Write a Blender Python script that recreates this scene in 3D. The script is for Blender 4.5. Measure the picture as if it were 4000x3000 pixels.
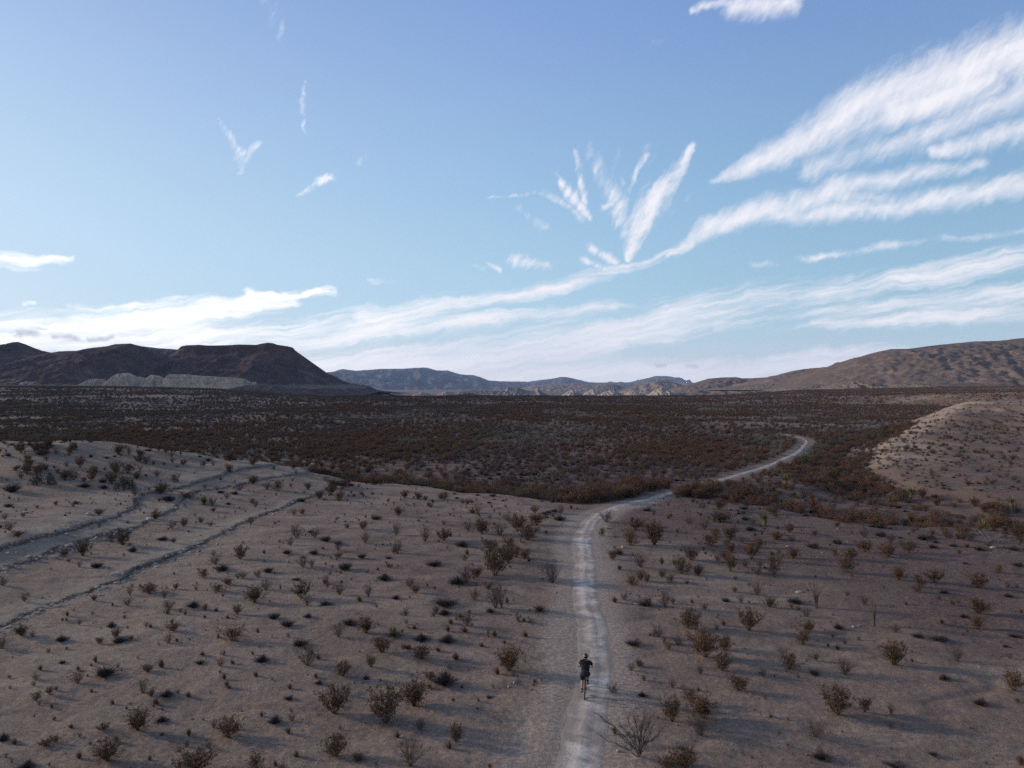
import bpy, math, random
import numpy as np
from mathutils import Vector, Matrix

random.seed(7)
RNG = np.random.default_rng(11)
sc = bpy.context.scene
COL = sc.collection
for o in list(bpy.data.objects):
    bpy.data.objects.remove(o)

# ------------------------------------------------------------------ camera
H = 13.1                       # camera height over the track
F = 2825.0                     # focal length in pixels of the 4000 px wide photograph
cam = bpy.data.cameras.new('camera')
cam_ob = bpy.data.objects.new('camera', cam)
COL.objects.link(cam_ob)
cam.sensor_width = 36.0
cam.lens = F / 4000 * 36.0
cam.clip_start = 0.2
cam.clip_end = 60000
cam_ob.location = (0, 0, H)
cam_ob.rotation_euler = (math.radians(90), 0, 0)
sc.camera = cam_ob

# ------------------------------------------------------------------ exposure
sc.view_settings.view_transform = 'Standard'
sc.view_settings.look = 'None'
sc.view_settings.gamma = 1.0
sc.view_settings.exposure = 0.85
sc.render.film_transparent = False
try:
    sc.cycles.volume_bounces = 0
    sc.cycles.max_bounces = 6
    sc.cycles.diffuse_bounces = 2
    sc.cycles.transparent_max_bounces = 8
    sc.cycles.use_denoising = False
except Exception:
    pass

SUN_EL, SUN_AZ = math.radians(14.0), math.radians(-72.0)     # azimuth from +Y, clockwise
sun_dir = Vector((math.cos(SUN_EL) * math.sin(SUN_AZ), math.cos(SUN_EL) * math.cos(SUN_AZ), math.sin(SUN_EL)))
sl = bpy.data.lights.new('sun', 'SUN')
sl.energy = 3.7
sl.angle = math.radians(3.0)
sl.color = (1.0, 0.80, 0.60)
sun_ob = bpy.data.objects.new('sun', sl)
COL.objects.link(sun_ob)
sun_ob.rotation_euler = sun_dir.to_track_quat('Z', 'Y').to_euler()
sun_ob.location = (-60, 20, 60)

# ------------------------------------------------------------------ node helper
class NG:
    """small helper that writes node trees"""
    def __init__(s, nt):
        s.nt = nt
    def n(s, kind, **kw):
        nd = s.nt.nodes.new(kind)
        for k, v in kw.items():
            setattr(nd, k, v)
        return nd
    def put(s, sock, v):
        if v is None:
            return
        if isinstance(v, bpy.types.NodeSocket):
            s.nt.links.new(v, sock)
        else:
            sock.default_value = v
    def m(s, op, a, b=None, c=None, clamp=False):
        nd = s.n('ShaderNodeMath', operation=op)
        nd.use_clamp = clamp
        s.put(nd.inputs[0], a); s.put(nd.inputs[1], b); s.put(nd.inputs[2], c)
        return nd.outputs[0]
    def vm(s, op, a, b=None, c=None):
        nd = s.n('ShaderNodeVectorMath', operation=op)
        s.put(nd.inputs[0], a); s.put(nd.inputs[1], b)
        if c is not None:
            s.put(nd.inputs[3 if op == 'SCALE' else 2], c)
        return nd.outputs['Value'] if op in ('DOT_PRODUCT', 'LENGTH', 'DISTANCE') else nd.outputs[0]
    def mr(s, v, a, b, c=0.0, d=1.0, smooth=True):
        nd = s.n('ShaderNodeMapRange', interpolation_type='SMOOTHSTEP' if smooth else 'LINEAR')
        s.put(nd.inputs['Value'], v); s.put(nd.inputs['From Min'], a); s.put(nd.inputs['From Max'], b)
        s.put(nd.inputs['To Min'], c); s.put(nd.inputs['To Max'], d)
        return nd.outputs[0]
    def mix(s, f, a, b, blend='MIX'):
        nd = s.n('ShaderNodeMix', data_type='RGBA', blend_type=blend)
        s.put(nd.inputs[0], f)
        for sock, v in ((nd.inputs[6], a), (nd.inputs[7], b)):
            if isinstance(v, (tuple, list)) and len(v) == 3:
                v = (*v, 1.0)
            s.put(sock, v)
        return nd.outputs[2]
    def noise(s, vec, scale, detail=4.0, rough=0.55, dist=0.0, out='Fac'):
        nd = s.n('ShaderNodeTexNoise')
        s.put(nd.inputs['Vector'], vec)
        nd.inputs['Scale'].default_value = scale
        nd.inputs['Detail'].default_value = detail
        nd.inputs['Roughness'].default_value = rough
        nd.inputs['Distortion'].default_value = dist
        return nd.outputs[out]
    def xyz(s, x, y, z=0.0):
        nd = s.n('ShaderNodeCombineXYZ')
        s.put(nd.inputs[0], x); s.put(nd.inputs[1], y); s.put(nd.inputs[2], z)
        return nd.outputs[0]
    def sep(s, v):
        nd = s.n('ShaderNodeSeparateXYZ')
        s.put(nd.inputs[0], v)
        return nd.outputs

# ------------------------------------------------------------------ sky
world = bpy.data.worlds.new('World')
sc.world = world
world.use_nodes = True
wt = world.node_tree
wt.nodes.clear()
g = NG(wt)
tc = g.n('ShaderNodeTexCoord').outputs['Generated']
dx, dy, dz = g.sep(g.vm('NORMALIZE', tc))[:3]
az = g.m('ARCTAN2', dx, dy)
el = g.m('ARCTAN2', dz, g.m('SQRT', g.m('ADD', g.m('MULTIPLY', dx, dx), g.m('MULTIPLY', dy, dy))))
def azel(px, py):
    """direction of a point of the photograph as azimuth and elevation, in units of 0.001 rad"""
    x, y, z = (px - 2000) / F, 1.0, (1500 - py) / F
    return math.atan2(x, y) * 1000, math.atan2(z, math.hypot(x, y)) * 1000
P0 = g.xyz(g.m('MULTIPLY', az, 1000.0), g.m('MULTIPLY', el, 1000.0))
wn = g.noise(P0, 0.011, 4.0, 0.6, out='Color')
P = g.vm('ADD', P0, g.vm('SCALE', g.vm('SUBTRACT', wn, (0.5, 0.5, 0.5)), None, 34.0))
wn2 = g.noise(P0, 0.055, 3.0, 0.6, out='Color')
P = g.vm('ADD', P, g.vm('SCALE', g.vm('SUBTRACT', wn2, (0.5, 0.5, 0.5)), None, 7.0))

def stroke_group():
    ng = bpy.data.node_groups.new('cloud_stroke', 'ShaderNodeTree')
    for nm, ty in (('P', 'NodeSocketVector'), ('A', 'NodeSocketVector'), ('D', 'NodeSocketVector'), ('InvLen2', 'NodeSocketFloat'),
                   ('R0', 'NodeSocketFloat'), ('R1', 'NodeSocketFloat'), ('S', 'NodeSocketFloat'), ('Prev', 'NodeSocketFloat')):
        ng.interface.new_socket(name=nm, in_out='INPUT', socket_type=ty)
    ng.interface.new_socket(name='Out', in_out='OUTPUT', socket_type='NodeSocketFloat')
    q = NG(ng)
    i = q.n('NodeGroupInput').outputs
    o = q.n('NodeGroupOutput')
    # every stroke waits for the one before it: keeps few values alive at a time in the shader's stack
    rel = q.vm('SUBTRACT', q.vm('ADD', i['P'], q.vm('SCALE', (1.0, 1.0, 0.0), None, q.m('MULTIPLY', i['Prev'], 1e-6))), i['A'])
    t = q.m('MULTIPLY', q.vm('DOT_PRODUCT', rel, i['D']), i['InvLen2'], clamp=True)
    near = q.vm('SCALE', i['D'], None, t)
    dist = q.vm('DISTANCE', rel, near)
    r = q.m('ADD', i['R0'], q.m('MULTIPLY', t, q.m('SUBTRACT', i['R1'], i['R0'])))
    v = q.mr(q.m('DIVIDE', dist, r), 1.25, -0.15, 0.0, 1.0)
    v = q.m('MULTIPLY', v, i['S'])
    ng.links.new(q.m('MAXIMUM', v, i['Prev']), o.inputs[0])
    return ng
SG = stroke_group()
CHAIN = [0.0]
def strokes(lst, P=P):
    prev = g.m('MULTIPLY', CHAIN[0], 1e-6) if CHAIN[0] else 0.0
    for (x0, y0, x1, y1, r0, r1, s) in lst:
        a, b = azel(x0, y0), azel(x1, y1)
        d = (b[0] - a[0], b[1] - a[1])
        nd = g.n('ShaderNodeGroup'); nd.node_tree = SG
        g.put(nd.inputs['P'], P)
        nd.inputs['A'].default_value = (a[0], a[1], 0)
        nd.inputs['D'].default_value = (d[0], d[1], 0)
        nd.inputs['InvLen2'].default_value = 1.0 / max(1e-6, d[0] ** 2 + d[1] ** 2)
        k = 1000 / F * (1 - 0.22 * min(1.0, abs((x0 + x1) / 2 - 2000) / 2000.0) ** 1.5)
        nd.inputs['R0'].default_value = r0 * k
        nd.inputs['R1'].default_value = r1 * k
        nd.inputs['S'].default_value = s
        g.put(nd.inputs['Prev'], prev)
        prev = nd.outputs[0]
    CHAIN[0] = prev
    return prev
def streaks(angle, ka, kb, detail=5.0, rough=0.6, off=0.0, dist=0.0):
    c, s_ = math.cos(math.radians(angle)), math.sin(math.radians(angle))
    along = g.vm('DOT_PRODUCT', P, (c * ka, s_ * ka, 0))
    across = g.vm('DOT_PRODUCT', P, (-s_ * kb, c * kb, 0))
    return g.noise(g.xyz(along, across, off), 1.0, detail, rough, dist)

fan = strokes([
    (2735, 715, 3060, 595, 16, 85, 1.0), (3060, 595, 3350, 430, 85, 150, 1.0), (3350, 430, 3700, 300, 150, 165, 1.0), (3700, 300, 4200, 160, 165, 200, 1.0),
    (3160, 665, 3600, 530, 70, 95, .72), (3600, 530, 4100, 330, 95, 100, .8), (3640, 590, 4100, 490, 45, 85, .85),
    (3480, 440, 3850, 330, 130, 130, 1.0),
    (2620, 1000, 2760, 905, 22, 62, .95), (2760, 905, 3000, 820, 62, 78, 1.0), (3000, 820, 3300, 735, 78, 72, .95), (3300, 735, 3830, 630, 70, 44, .8),
    (3000, 835, 3500, 800, 60, 62, .95), (3500, 800, 4150, 680, 66, 76, .95), (3250, 770, 3500, 770, 50, 50, .7),
    (2940, 1042, 3150, 1000, 26, 22, .55), (3130, 1000, 3500, 945, 22, 34, .85), (3500, 945, 4100, 885, 30, 22, .5),
    (2700, 45, 2900, 0, 20, 50, .9), (2860, 25, 3090, 15, 66, 60, .95), (2560, 165, 2600, 160, 26, 20, .25), (3450, 245, 3530, 215, 22, 26, .3),
    (1850, 1035, 1890, 1050, 18, 18, .5),
])
fan_n = g.m('ADD', g.m('MULTIPLY', streaks(54, .022, .085, 6, .70, 3.0), .50), g.m('MULTIPLY', streaks(24, .007, .05, 5, .66, 7.0), .50))
fan = g.mr(g.m('ADD', g.m('MULTIPLY', fan, 1.25), g.m('MULTIPLY', g.m('MULTIPLY', g.m('SUBTRACT', fan_n, .5), 2.0), g.mr(fan, .02, .2, .2, 1.0))), .12, 1.55)
low = strokes([
    (2640, 985, 2350, 1060, 24, 42, .8), (2400, 1050, 2050, 1150, 44, 60, .95), (2050, 1150, 1400, 1245, 60, 75, .95),
    (1650, 1440, 2600, 1250, 100, 115, 1.0), (2600, 1250, 3300, 1130, 115, 90, .95), (3300, 1130, 4150, 985, 80, 85, .95),
    (2800, 1270, 3500, 1190, 50, 60, .9), (3500, 1190, 4150, 1105, 60, 70, .95), (3000, 1290, 4150, 1190, 30, 72, .95),
    (-200, 1300, 600, 1240, 95, 85, 1.0), (600, 1240, 1150, 1175, 85, 55, .95), (960, 1146, 1310, 1146, 34, 22, 1.0),
    (-200, 1360, 1500, 1290, 120, 110, .97), (1500, 1290, 2400, 1200, 70, 40, .85), (1900, 1225, 2500, 1190, 20, 18, .8),
    (1200, 1420, 2400, 1340, 130, 110, 1.0), (1300, 1490, 3300, 1425, 110, 80, 1.0), (2900, 1410, 3600, 1375, 60, 45, .95),
    (-200, 1430, 1300, 1420, 70, 90, .95), (-100, 1050, 130, 1035, 55, 48, 1.0), (120, 1035, 285, 1010, 44, 22, 1.0),
    (270, 1200, 520, 1188, 28, 24, .8), (90, 1208, 140, 1204, 22, 22, .9), (1460, 1112, 1540, 1112, 24, 24, .4), (600, 1195, 1000, 1160, 30, 30, .7),
])
low_n = g.m('ADD', g.m('MULTIPLY', streaks(8, .0040, .040, 6, .64, 1.0), .7), g.m('MULTIPLY', streaks(12, .010, .15, 4, .6, 5.0), .3))
low = g.mr(g.m('ADD', g.m('MULTIPLY', low, 1.05), g.m('MULTIPLY', g.m('MULTIPLY', g.m('SUBTRACT', low_n, .5), 3.6), g.mr(low, .02, .2, .12, 1.0))), .16, 1.40)
wisp = strokes([
    (2455, 1000, 2500, 850, 22, 80, 1.0), (2500, 850, 2600, 720, 80, 62, 1.0), (2600, 720, 2700, 560, 60, 26, .9),
    (2450, 900, 2395, 740, 44, 62, .75), (2360, 795, 2520, 765, 22, 16, .8), (2465, 745, 2520, 600, 24, 20, .6),
    (2310, 845, 2235, 765, 22, 44, .85), (2235, 765, 2165, 680, 40, 16, .8), (2285, 775, 2250, 590, 30, 18, .8),
    (2375, 710, 2310, 570, 46, 44, .45), (1900, 768, 2130, 742, 12, 16, .45), (2130, 742, 2280, 850, 22, 28, .5),
    (2030, 820, 2130, 885, 30, 30, .4), (2020, 1022, 2140, 1035, 40, 26, .75), (2310, 960, 2400, 1015, 30, 26, .8),
    (2280, 1020, 2360, 1045, 28, 26, .7), (2080, 1125, 2200, 1090, 34, 26, .4), (1900, 1030, 1960, 1045, 16, 14, .6),
    (1160, 768, 1300, 695, 14, 22, .7), (1300, 695, 1330, 600, 18, 10, .15), (1192, 310, 1180, 430, 12, 22, .5), (1180, 430, 1195, 550, 22, 10, .4),
    (870, 450, 915, 520, 14, 24, .36), (915, 520, 945, 590, 24, 34, .45), (945, 590, 930, 650, 34, 34, .6), (960, 620, 1015, 560, 34, 22, .5),
    (2520, 560, 2470, 760, 22, 24, .35), (2420, 590, 2400, 700, 20, 18, .25), (2440, 700, 2460, 900, 20, 30, .55), (2380, 560, 2340, 600, 20, 20, .2), (2620, 700, 2650, 640, 60, 50, .45),
    (1400, 620, 1440, 600, 40, 34, .3), (1050, -20, 1090, 140, 66, 50, .25), (2620, 840, 2760, 700, 30, 16, .25),
    (2520, 640, 2560, 560, 26, 18, .3), (2720, 640, 2800, 590, 30, 20, .2),
])
wisp_n = g.m('ADD', g.m('MULTIPLY', streaks(66, .010, .085, 5, .68, 9.0), .6), g.m('MULTIPLY', streaks(35, .02, .06, 5, .68, 19.0), .4))
wisp = g.mr(g.m('ADD', wisp, g.m('MULTIPLY', g.m('MULTIPLY', g.m('SUBTRACT', wisp_n, .50), 2.4), g.mr(wisp, 0.0, .25))), .06, 1.10)
alpha = g.m('MAXIMUM', g.m('MAXIMUM', fan, low), g.m('MULTIPLY', g.m('POWER', wisp, 1.15), .95), clamp=True)
# thin high cloud over the part of the sky the photograph does not show
beh = g.m('MULTIPLY', g.mr(g.m('ABSOLUTE', az), 0.9, 1.3), g.mr(g.noise(g.vm('MULTIPLY', P0, (.003, .012, 0)), 1.0, 5.0, .6), .45, .7))
alpha = g.m('MAXIMUM', alpha, g.m('MULTIPLY', beh, 0.7))

sky = g.n('ShaderNodeTexSky', sky_type='NISHITA')
sky.sun_disc = False
sky.sun_elevation = SUN_EL
sky.sun_rotation = SUN_AZ
sky.altitude = 800
sky.air_density = 1.0
sky.dust_density = 0.6
sky.ozone_density = 2.5
# colour balance of the clear air by elevation (violet-blue above, cyan low down), brighter towards the sun
rmp = g.n('ShaderNodeValToRGB')
g.put(rmp.inputs[0], g.mr(el, 0.0, 0.6, smooth=False))
er = rmp.color_ramp
er.elements[0].position = 0.0; er.elements[0].color = (0.86, 0.86, 0.92, 1)
er.elements[1].position = 1.0; er.elements[1].color = (0.145, 0.28, 0.61, 1)
for pos, c in ((0.10, (0.50, 0.68, 0.80, 1)), (0.2, (0.37, 0.60, 0.77, 1)), (0.42, (0.28, 0.50, 0.74, 1)), (0.7, (0.215, 0.375, 0.70, 1))):
    e_ = er.elements.new(pos); e_.color = c
toward = g.mr(az, -0.72, 0.75, 1.0, 0.0, smooth=False)
clear = g.mix(g.m('MULTIPLY', g.m('POWER', toward, 2.0), g.mr(el, 0.62, 0.0, 0.20, 0.72)), rmp.outputs[0], (0.80, 0.90, 1.0))
clear = g.mix(0.80, g.vm('SCALE', sky.outputs[0], None, 0.12), clear)
clear = g.vm('SCALE', clear, None, g.mr(az, -0.1, 0.75, 1.0, 0.86))
cloud_col = g.mix(g.mr(az, -0.62, 0.1, 1.0, 0.0), (0.88, 0.86, 0.90), (1.42, 1.36, 1.30))
skyc = g.mix(alpha, clear, cloud_col)
grey = strokes([(70, 1304, 140, 1304, 26, 20, .7), (215, 1314, 300, 1318, 16, 20, .7), (350, 1321, 440, 1320, 14, 16, .6), (130,1283,190,1285,10,8,.4),
                (2565, 1429, 2595, 1429, 16, 14, .6), (2690, 1430, 2725, 1431, 14, 12, .5)], g.vm('ADD', P0, g.vm('SCALE', g.vm('SUBTRACT', wn2, (0.5, 0.5, 0.5)), None, 12.0)))
skyc = g.mix(g.m('MULTIPLY', grey, g.mr(wn2 and g.noise(P0, .08, 3, .6), .3, .5)), skyc, (0.44, 0.45, 0.52))
# ground-side half of the world (never seen: the ground sheet reaches the horizon)
skyc = g.mix(g.mr(el, -0.02, -0.12), skyc, (0.12, 0.10, 0.09))
bg = g.n('ShaderNodeBackground')
g.put(bg.inputs[0], skyc)
bg.inputs[1].default_value = 0.62
wo = g.n('ShaderNodeOutputWorld')
wt.links.new(bg.outputs[0], wo.inputs[0])
try:
    world.cycles.sampling_method = 'MANUAL'
    world.cycles.sample_map_resolution = 512
except Exception:
    pass

# ------------------------------------------------------------------ numeric noise
def _hash(ix, iy, seed):
    h = (ix.astype(np.int64) * 374761393 + iy.astype(np.int64) * 668265263 + seed * 1442695041) & 0xffffffff
    h = ((h ^ (h >> 13)) * 1274126177) & 0xffffffff
    h = ((h ^ (h >> 16)) * 2246822519) & 0xffffffff
    return ((h ^ (h >> 15)) & 0xffffff) / float(0xffffff)
def vnoise(x, y, seed=0):
    x = np.asarray(x, dtype=float); y = np.asarray(y, dtype=float)
    ix, iy = np.floor(x), np.floor(y)
    fx, fy = x - ix, y - iy
    fx = fx * fx * fx * (fx * (fx * 6 - 15) + 10); fy = fy * fy * fy * (fy * (fy * 6 - 15) + 10)
    a, b = _hash(ix, iy, seed), _hash(ix + 1, iy, seed)
    c, d = _hash(ix, iy + 1, seed), _hash(ix + 1, iy + 1, seed)
    return (a + (b - a) * fx) * (1 - fy) + (c + (d - c) * fx) * fy
def fbm(x, y, octv=4, seed=0, gain=0.5):
    """sum of noise octaves, about -1..1"""
    s, amp, tot = 0.0, 1.0, 0.0
    c, sn = 0.8, 0.6
    for k in range(octv):
        s = s + amp * (vnoise(x, y, seed + k * 17) * 2 - 1)
        tot += amp
        amp *= gain
        x, y = (x * c - y * sn) * 2.03 + 3.1, (x * sn + y * c) * 2.03 + 7.7
    return s / tot
def ss(a, b, v):
    t = np.clip((v - a) / (b - a), 0, 1)
    return t * t * (3 - 2 * t)

# ------------------------------------------------------------------ the lie of the land
def plan(px, py, z=0.0):
    d = (H - z) * F / (py - 1500.0)
    return (px - 2000) / F * d, d
def plan_list(pts):
    return np.array([plan(*p) for p in pts])
LA = plan_list([(0, 2096, 1.9), (209, 2045, 1.9), (354, 2007, 1.9), (494, 1960, 1.9), (557, 1903, 1.9), (728, 1877, 1.9), (918, 1839, 1.9), (1095, 1808, 1.9)])
LB = plan_list([(0, 2181, 1.25), (127, 2143, 1.25), (285, 2086, 1.25), (411, 2055, 1.25), (538, 2023, 1.25), (652, 1969, 1.25), (753, 1909, 1.25), (975, 1877, 1.25), (1184, 1842, 1.25)])
LC = plan_list([(0, 2406, .6), (95, 2361, .6), (253, 2304, .6), (354, 2266, .6), (443, 2235, .6), (525, 2194, .6), (646, 2146, .6), (760, 2102, .6), (874, 2051, .6), (975, 2007, .6), (1076, 1972, .6), (1272, 1903, .6)])
ED = plan_list([(-400, 1722, 5.2), (0, 1719, 5.3), (450, 1722, 5.2), (600, 1735, 4.6), (700, 1766, 3.5), (900, 1795, 2.7), (1130, 1800, 2.5), (1400, 1850, 1.3), (1700, 1900, .3),
                (2000, 1940, 0), (2250, 1985, 0), (2700, 1960, 0), (3000, 1975, 0), (3300, 2040, 0), (4000, 2080, 0), (4600, 2090, 0)])
WASH = plan_list([(4600, 2050, -1.2), (3900, 2005, -1.2), (3480, 1960, -1.4), (3300, 1905, -1.4), (3255, 1850, -1.4), (3330, 1770, -1.2), (3450, 1712, -.6), (3560, 1665, 0)])
RHILL = np.array([(40., 66.), (46, 86), (52, 105), (62, 130), (68, 147), (83, 166), (102, 190), (126, 220), (172, 290), (250, 380)])   # left foot of the right-hand hill
RD = plan_list([(1900, 5200, 0), (2120, 3500, 0), (2200, 3150, 0), (2246, 3000, 0), (2266, 2900, 0), (2290, 2800, 0), (2306, 2737, 0), (2322, 2600, 0), (2320, 2500, 0), (2300, 2400, 0), (2286, 2300, 0),
                (2281, 2200, 0), (2274, 2150, 0), (2277, 2100, 0), (2297, 2050, 0), (2345, 2008, 0), (2425, 1980, -.1), (2530, 1956, -.3), (2640, 1930, -.5), (2770, 1902, -.6),
                (2880, 1872, -.6), (2970, 1842, -.5), (3055, 1806, -.4), (3115, 1774, -.3), (3140, 1747, -.2), (3146, 1724, -.1), (3120, 1711, 0), (3070, 1702, 0)])
def chain(p, step):
    """smooth a polyline and resample it at even steps"""
    p = np.asarray(p)
    n = len(p)
    t = np.r_[0, np.cumsum(np.hypot(*np.diff(p, axis=0).T))]
    tt = np.arange(0, t[-1], step)
    out = np.empty((len(tt), 2))
    for k in range(2):
        m = np.gradient(p[:, k], t)
        i = np.clip(np.searchsorted(t, tt, side='right') - 1, 0, n - 2)
        h = t[i + 1] - t[i]; u = (tt - t[i]) / h
        out[:, k] = ((2 * u**3 - 3 * u**2 + 1) * p[i, k] + (u**3 - 2 * u**2 + u) * h * m[i] + (-2 * u**3 + 3 * u**2) * p[i + 1, k] + (u**3 - u**2) * h * m[i + 1])
    return out
ROAD = chain(RD, 0.35)
def dist_line(x, y, line, cap=60.0):
    """distance to a polyline"""
    d = np.full(np.shape(x), 1e9)
    x = np.asarray(x, float); y = np.asarray(y, float)
    for (ax, ay), (bx, by) in zip(line[:-1], line[1:]):
        ux, uy = bx - ax, by - ay
        t = np.clip(((x - ax) * ux + (y - ay) * uy) / (ux * ux + uy * uy + 1e-9), 0, 1)
        d = np.minimum(d, np.hypot(x - ax - t * ux, y - ay - t * uy))
    return d
ROAD_C = ROAD[::6]
def road_dist(x, y):
    return dist_line(x, y, ROAD_C)
def ledge(L, x, y):
    jx = 0.55 * fbm(x * .25, y * .25, 3, 5) + 0.3 * fbm(x * 1.1, y * 1.1, 2, 6)
    return np.interp(y, L[:, 1], L[:, 0]) + jx - x           # > 0 on the uphill side
def edge_y(x):
    return np.interp(x, ED[:, 0], ED[:, 1]) + (2.0 + 1.8 * ss(-5, -25, x)) * fbm(x * .14, x * 0 + 3, 5, 9, .6)
def fields(x, y):
    """height and surface zones of the ground"""
    x = np.asarray(x, float); y = np.asarray(y, float)
    yy = np.maximum(y, 1.0)
    t = x / yy
    front = ss(2, 12, y)
    fade = ss(-0.20, -0.31, t) * ss(8, 24, y)
    a, b, c = ledge(LA, x, y), ledge(LB, x, y), ledge(LC, x, y)
    la = .17 + .10 * fbm(x * .15, y * .15, 2, 15); lb = .15 + .10 * fbm(x * .15 + 9, y * .15, 2, 16)
    st = la * ss(-.14, .03, a) + .55 * ss(-5, 16, a) + lb * ss(-.14, .03, b) + .46 * ss(-4, 10, b) + lb * ss(-.14, .03, c) + .42 * ss(-5, 12, c)
    st = st + .05 * fbm(x * 1.3, y * 1.3, 3, 17) * np.exp(-(np.minimum(np.minimum(np.abs(a + .5), np.abs(b + .5)), np.abs(c + .5)) / .7) ** 2)
    # lip of each bed tilts up a little towards its broken edge
    z = fade * (st - 0.03 * np.clip(-x - 30, 0, 40) * 0.4)
    hc = np.interp(x, [-140, -75, -58, -50, -42, -33, -22, -8], [3.5, 3.7, 3.5, 2.3, 1.1, .7, .3, 0])
    z = z + front * hc * ss(73, 98, y) 
    e = edge_y(x)
    wid = np.interp(x, [-60, -35, -15, 0, 60], [26, 14, 8, 5, 4])
    # the plain beyond the edge of the open ground
    w = np.interp(t, [-.9, -.62, -.42, -.25, -.1, .15, .3, .45, .6, .9], [11.5, 9.6, 6.0, 1.2, 0, 0, 1.0, 4.0, 8.5, 11])
    rdd = dist_line(x, y, ROAD_C[::3])
    zp = -1.5 * (1 - .9 * ss(16, 5, rdd)) * (1 - ss(0, 45, y - e)) + w * ss(240, 1050, y)
    r = np.hypot(x, y)
    zp = zp + (0.8 * fbm(x * .02, y * .02, 3, 31) + 1.6 * fbm(x * .006, y * .006, 2, 33)) * ss(90, 240, y)
    zp = zp - 42 * ss(640, 2300, r) * ss(.42, .25, np.abs(t - .0))
    zp = zp - 42 * ss(1900, 4200, r) * (1 - ss(.42, .25, np.abs(t)))
    # right-hand hill
    ux = np.interp(y, RHILL[:, 1], RHILL[:, 0])
    q = x - ux + 8 + 6.0 * fbm(x * .045, y * .045, 4, 41, .6)
    hm = np.interp(y, [60, 75, 95, 115, 145, 165, 190, 220, 270, 420, 620], [0, .3, 1.3, 2.3, 3.5, 4.8, 7.0, 8.7, 9.2, 8.0, 0])
    zp = zp + hm * (0.80 * ss(0, 24, q) + .20 * ss(14, 90, q)) * ss(.02, .3, t)
    zp = zp - .16 * hm * ss(2, 14, q) * (1 - np.abs(fbm(x * .11 + y * .03, y * .05, 4, 44, .6)) * 3).clip(0, 1)
    # wash
    dw = dist_line(x, y, WASH)
    dwn = dw + 1.5 * fbm(x * .12, y * .12, 3, 43)
    zp = zp - 1.3 * ss(8, 2.0, dwn)
    out = ss(0, 1, (y - e) / wid)
    z = z * (1 - out) + zp * out
    # rolls of the ground
    rd = road_dist(x, y)
    near_road = ss(5.0, 1.2, rd)
    z = z + (0.18 * fbm(x * .07, y * .07, 3, 51) + 0.07 * fbm(x * .32, y * .32, 3, 52)) * (1 - .55 * near_road)
    soft = 1 - ss(2.4, 1.0, rd)
    fine = ss(260, 60, r)
    z = z + fine * soft * (0.030 * fbm(x * 1.5, y * 1.5, 3, 53, .6) + .016 * fbm(x * 5.5, y * 5.5, 2, 54))
    z = z - .07 * fine * soft * ss(.16, .0, np.abs(fbm(x * .07 + 5, y * .16, 4, 57, .6)))
    z = z - 0.03 * ss(1.5, .6, rd)
    # zones
    beds = np.clip(np.exp(-((a - 2.0) / 2.2) ** 2) + np.exp(-((b - 1.2) / 1.4) ** 2) * .8 + np.exp(-((c - 1.0) / 1.4) ** 2) * .8, 0, 1) * fade
    pale = 0.85 * beds * (0.55 + .6 * fbm(x * .1, y * .1, 3, 60)) + .30 * fade
    pale = pale + .85 * ss(0, 3.5, q) * ss(26, 15, q) * ss(100, 135, y) * ss(300, 215, y) * ss(.2, .35, t)
    pale = pale + .16 * (1 + fbm(x * .08, y * .08, 4, 64)) * ss(4, 14, q) * ss(85, 110, y) * ss(330, 240, y) * ss(.15, .35, t)
    v = H * F / yy
    u = 2000 + F * t
    clear = np.zeros_like(v)
    for (cu, cv, wu, wv) in ((1570, 1577, 120, 4), (1650, 1598, 150, 7), (2090, 1600, 170, 6), (1880, 1637, 190, 20), (830, 1604, 230, 12), (2320, 1560, 150, 8),
                             (3350, 1545, 300, 9), (3500, 1570, 260, 10), (2700, 1600, 160, 8), (1200, 1700, 200, 14), (3300, 1610, 260, 16)):
        clear = np.maximum(clear, ss(1.15, .45, np.hypot((u - cu) / wu, (v - cv) / wv) + .5 * fbm(x * .03, y * .03, 3, 66)))
    clear = clear * out
    pale = pale + .75 * clear
    bands = fbm(x * .011, y * .032, 4, 130)
    pale = pale + out * (.25 * ss(.12, .36, bands) + .20 * ss(.22, .34, t) * ss(150, 200, y)) * ss(150, 230, y)
    wedge = ss(6, 1.6, rd)
    dust = np.clip(ss(3.0, 1.1, rd) * 1.0 + wedge * (.12 + .5 * fbm(x * .35, y * .13, 3, 70)), 0, 1)
    scuff = ss(5.5, 1.0, np.abs(x - np.interp(y, ROAD_C[:, 1], ROAD_C[:, 0]) + 3.3)) * ss(70, 45, y)
    dust = np.clip(dust + .16 * scuff * (.5 + fbm(x * .5, y * .16, 3, 71)), 0, 1) * (1 - .45 * out)
    red = ss(6, 26, x + 10 * fbm(x * .05, y * .05, 3, 80)) * ss(22, 42, y + 6 * fbm(x * .1, y * .1, 2, 81)) * (1 - out)
    red = np.clip(red + .5 * ss(.1, .35, fbm(x * .06 + 9, y * .06, 3, 82)) * (1 - out) * ss(35, 50, y), 0, 1)
    scr = out * (1 - np.clip(clear, 0, 1)) * (1 - .40 * np.clip(ss(0, 12, q) * ss(.2, .35, t) * ss(420, 260, y), 0, 1))
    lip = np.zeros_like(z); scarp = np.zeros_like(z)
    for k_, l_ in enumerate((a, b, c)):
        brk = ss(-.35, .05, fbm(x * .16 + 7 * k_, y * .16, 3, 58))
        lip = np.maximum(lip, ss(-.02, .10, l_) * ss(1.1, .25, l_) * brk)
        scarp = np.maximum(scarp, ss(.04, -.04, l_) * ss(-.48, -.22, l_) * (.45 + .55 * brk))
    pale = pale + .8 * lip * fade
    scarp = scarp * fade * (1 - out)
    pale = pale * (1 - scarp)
    pale = np.clip(pale, 0, 1)
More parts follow.
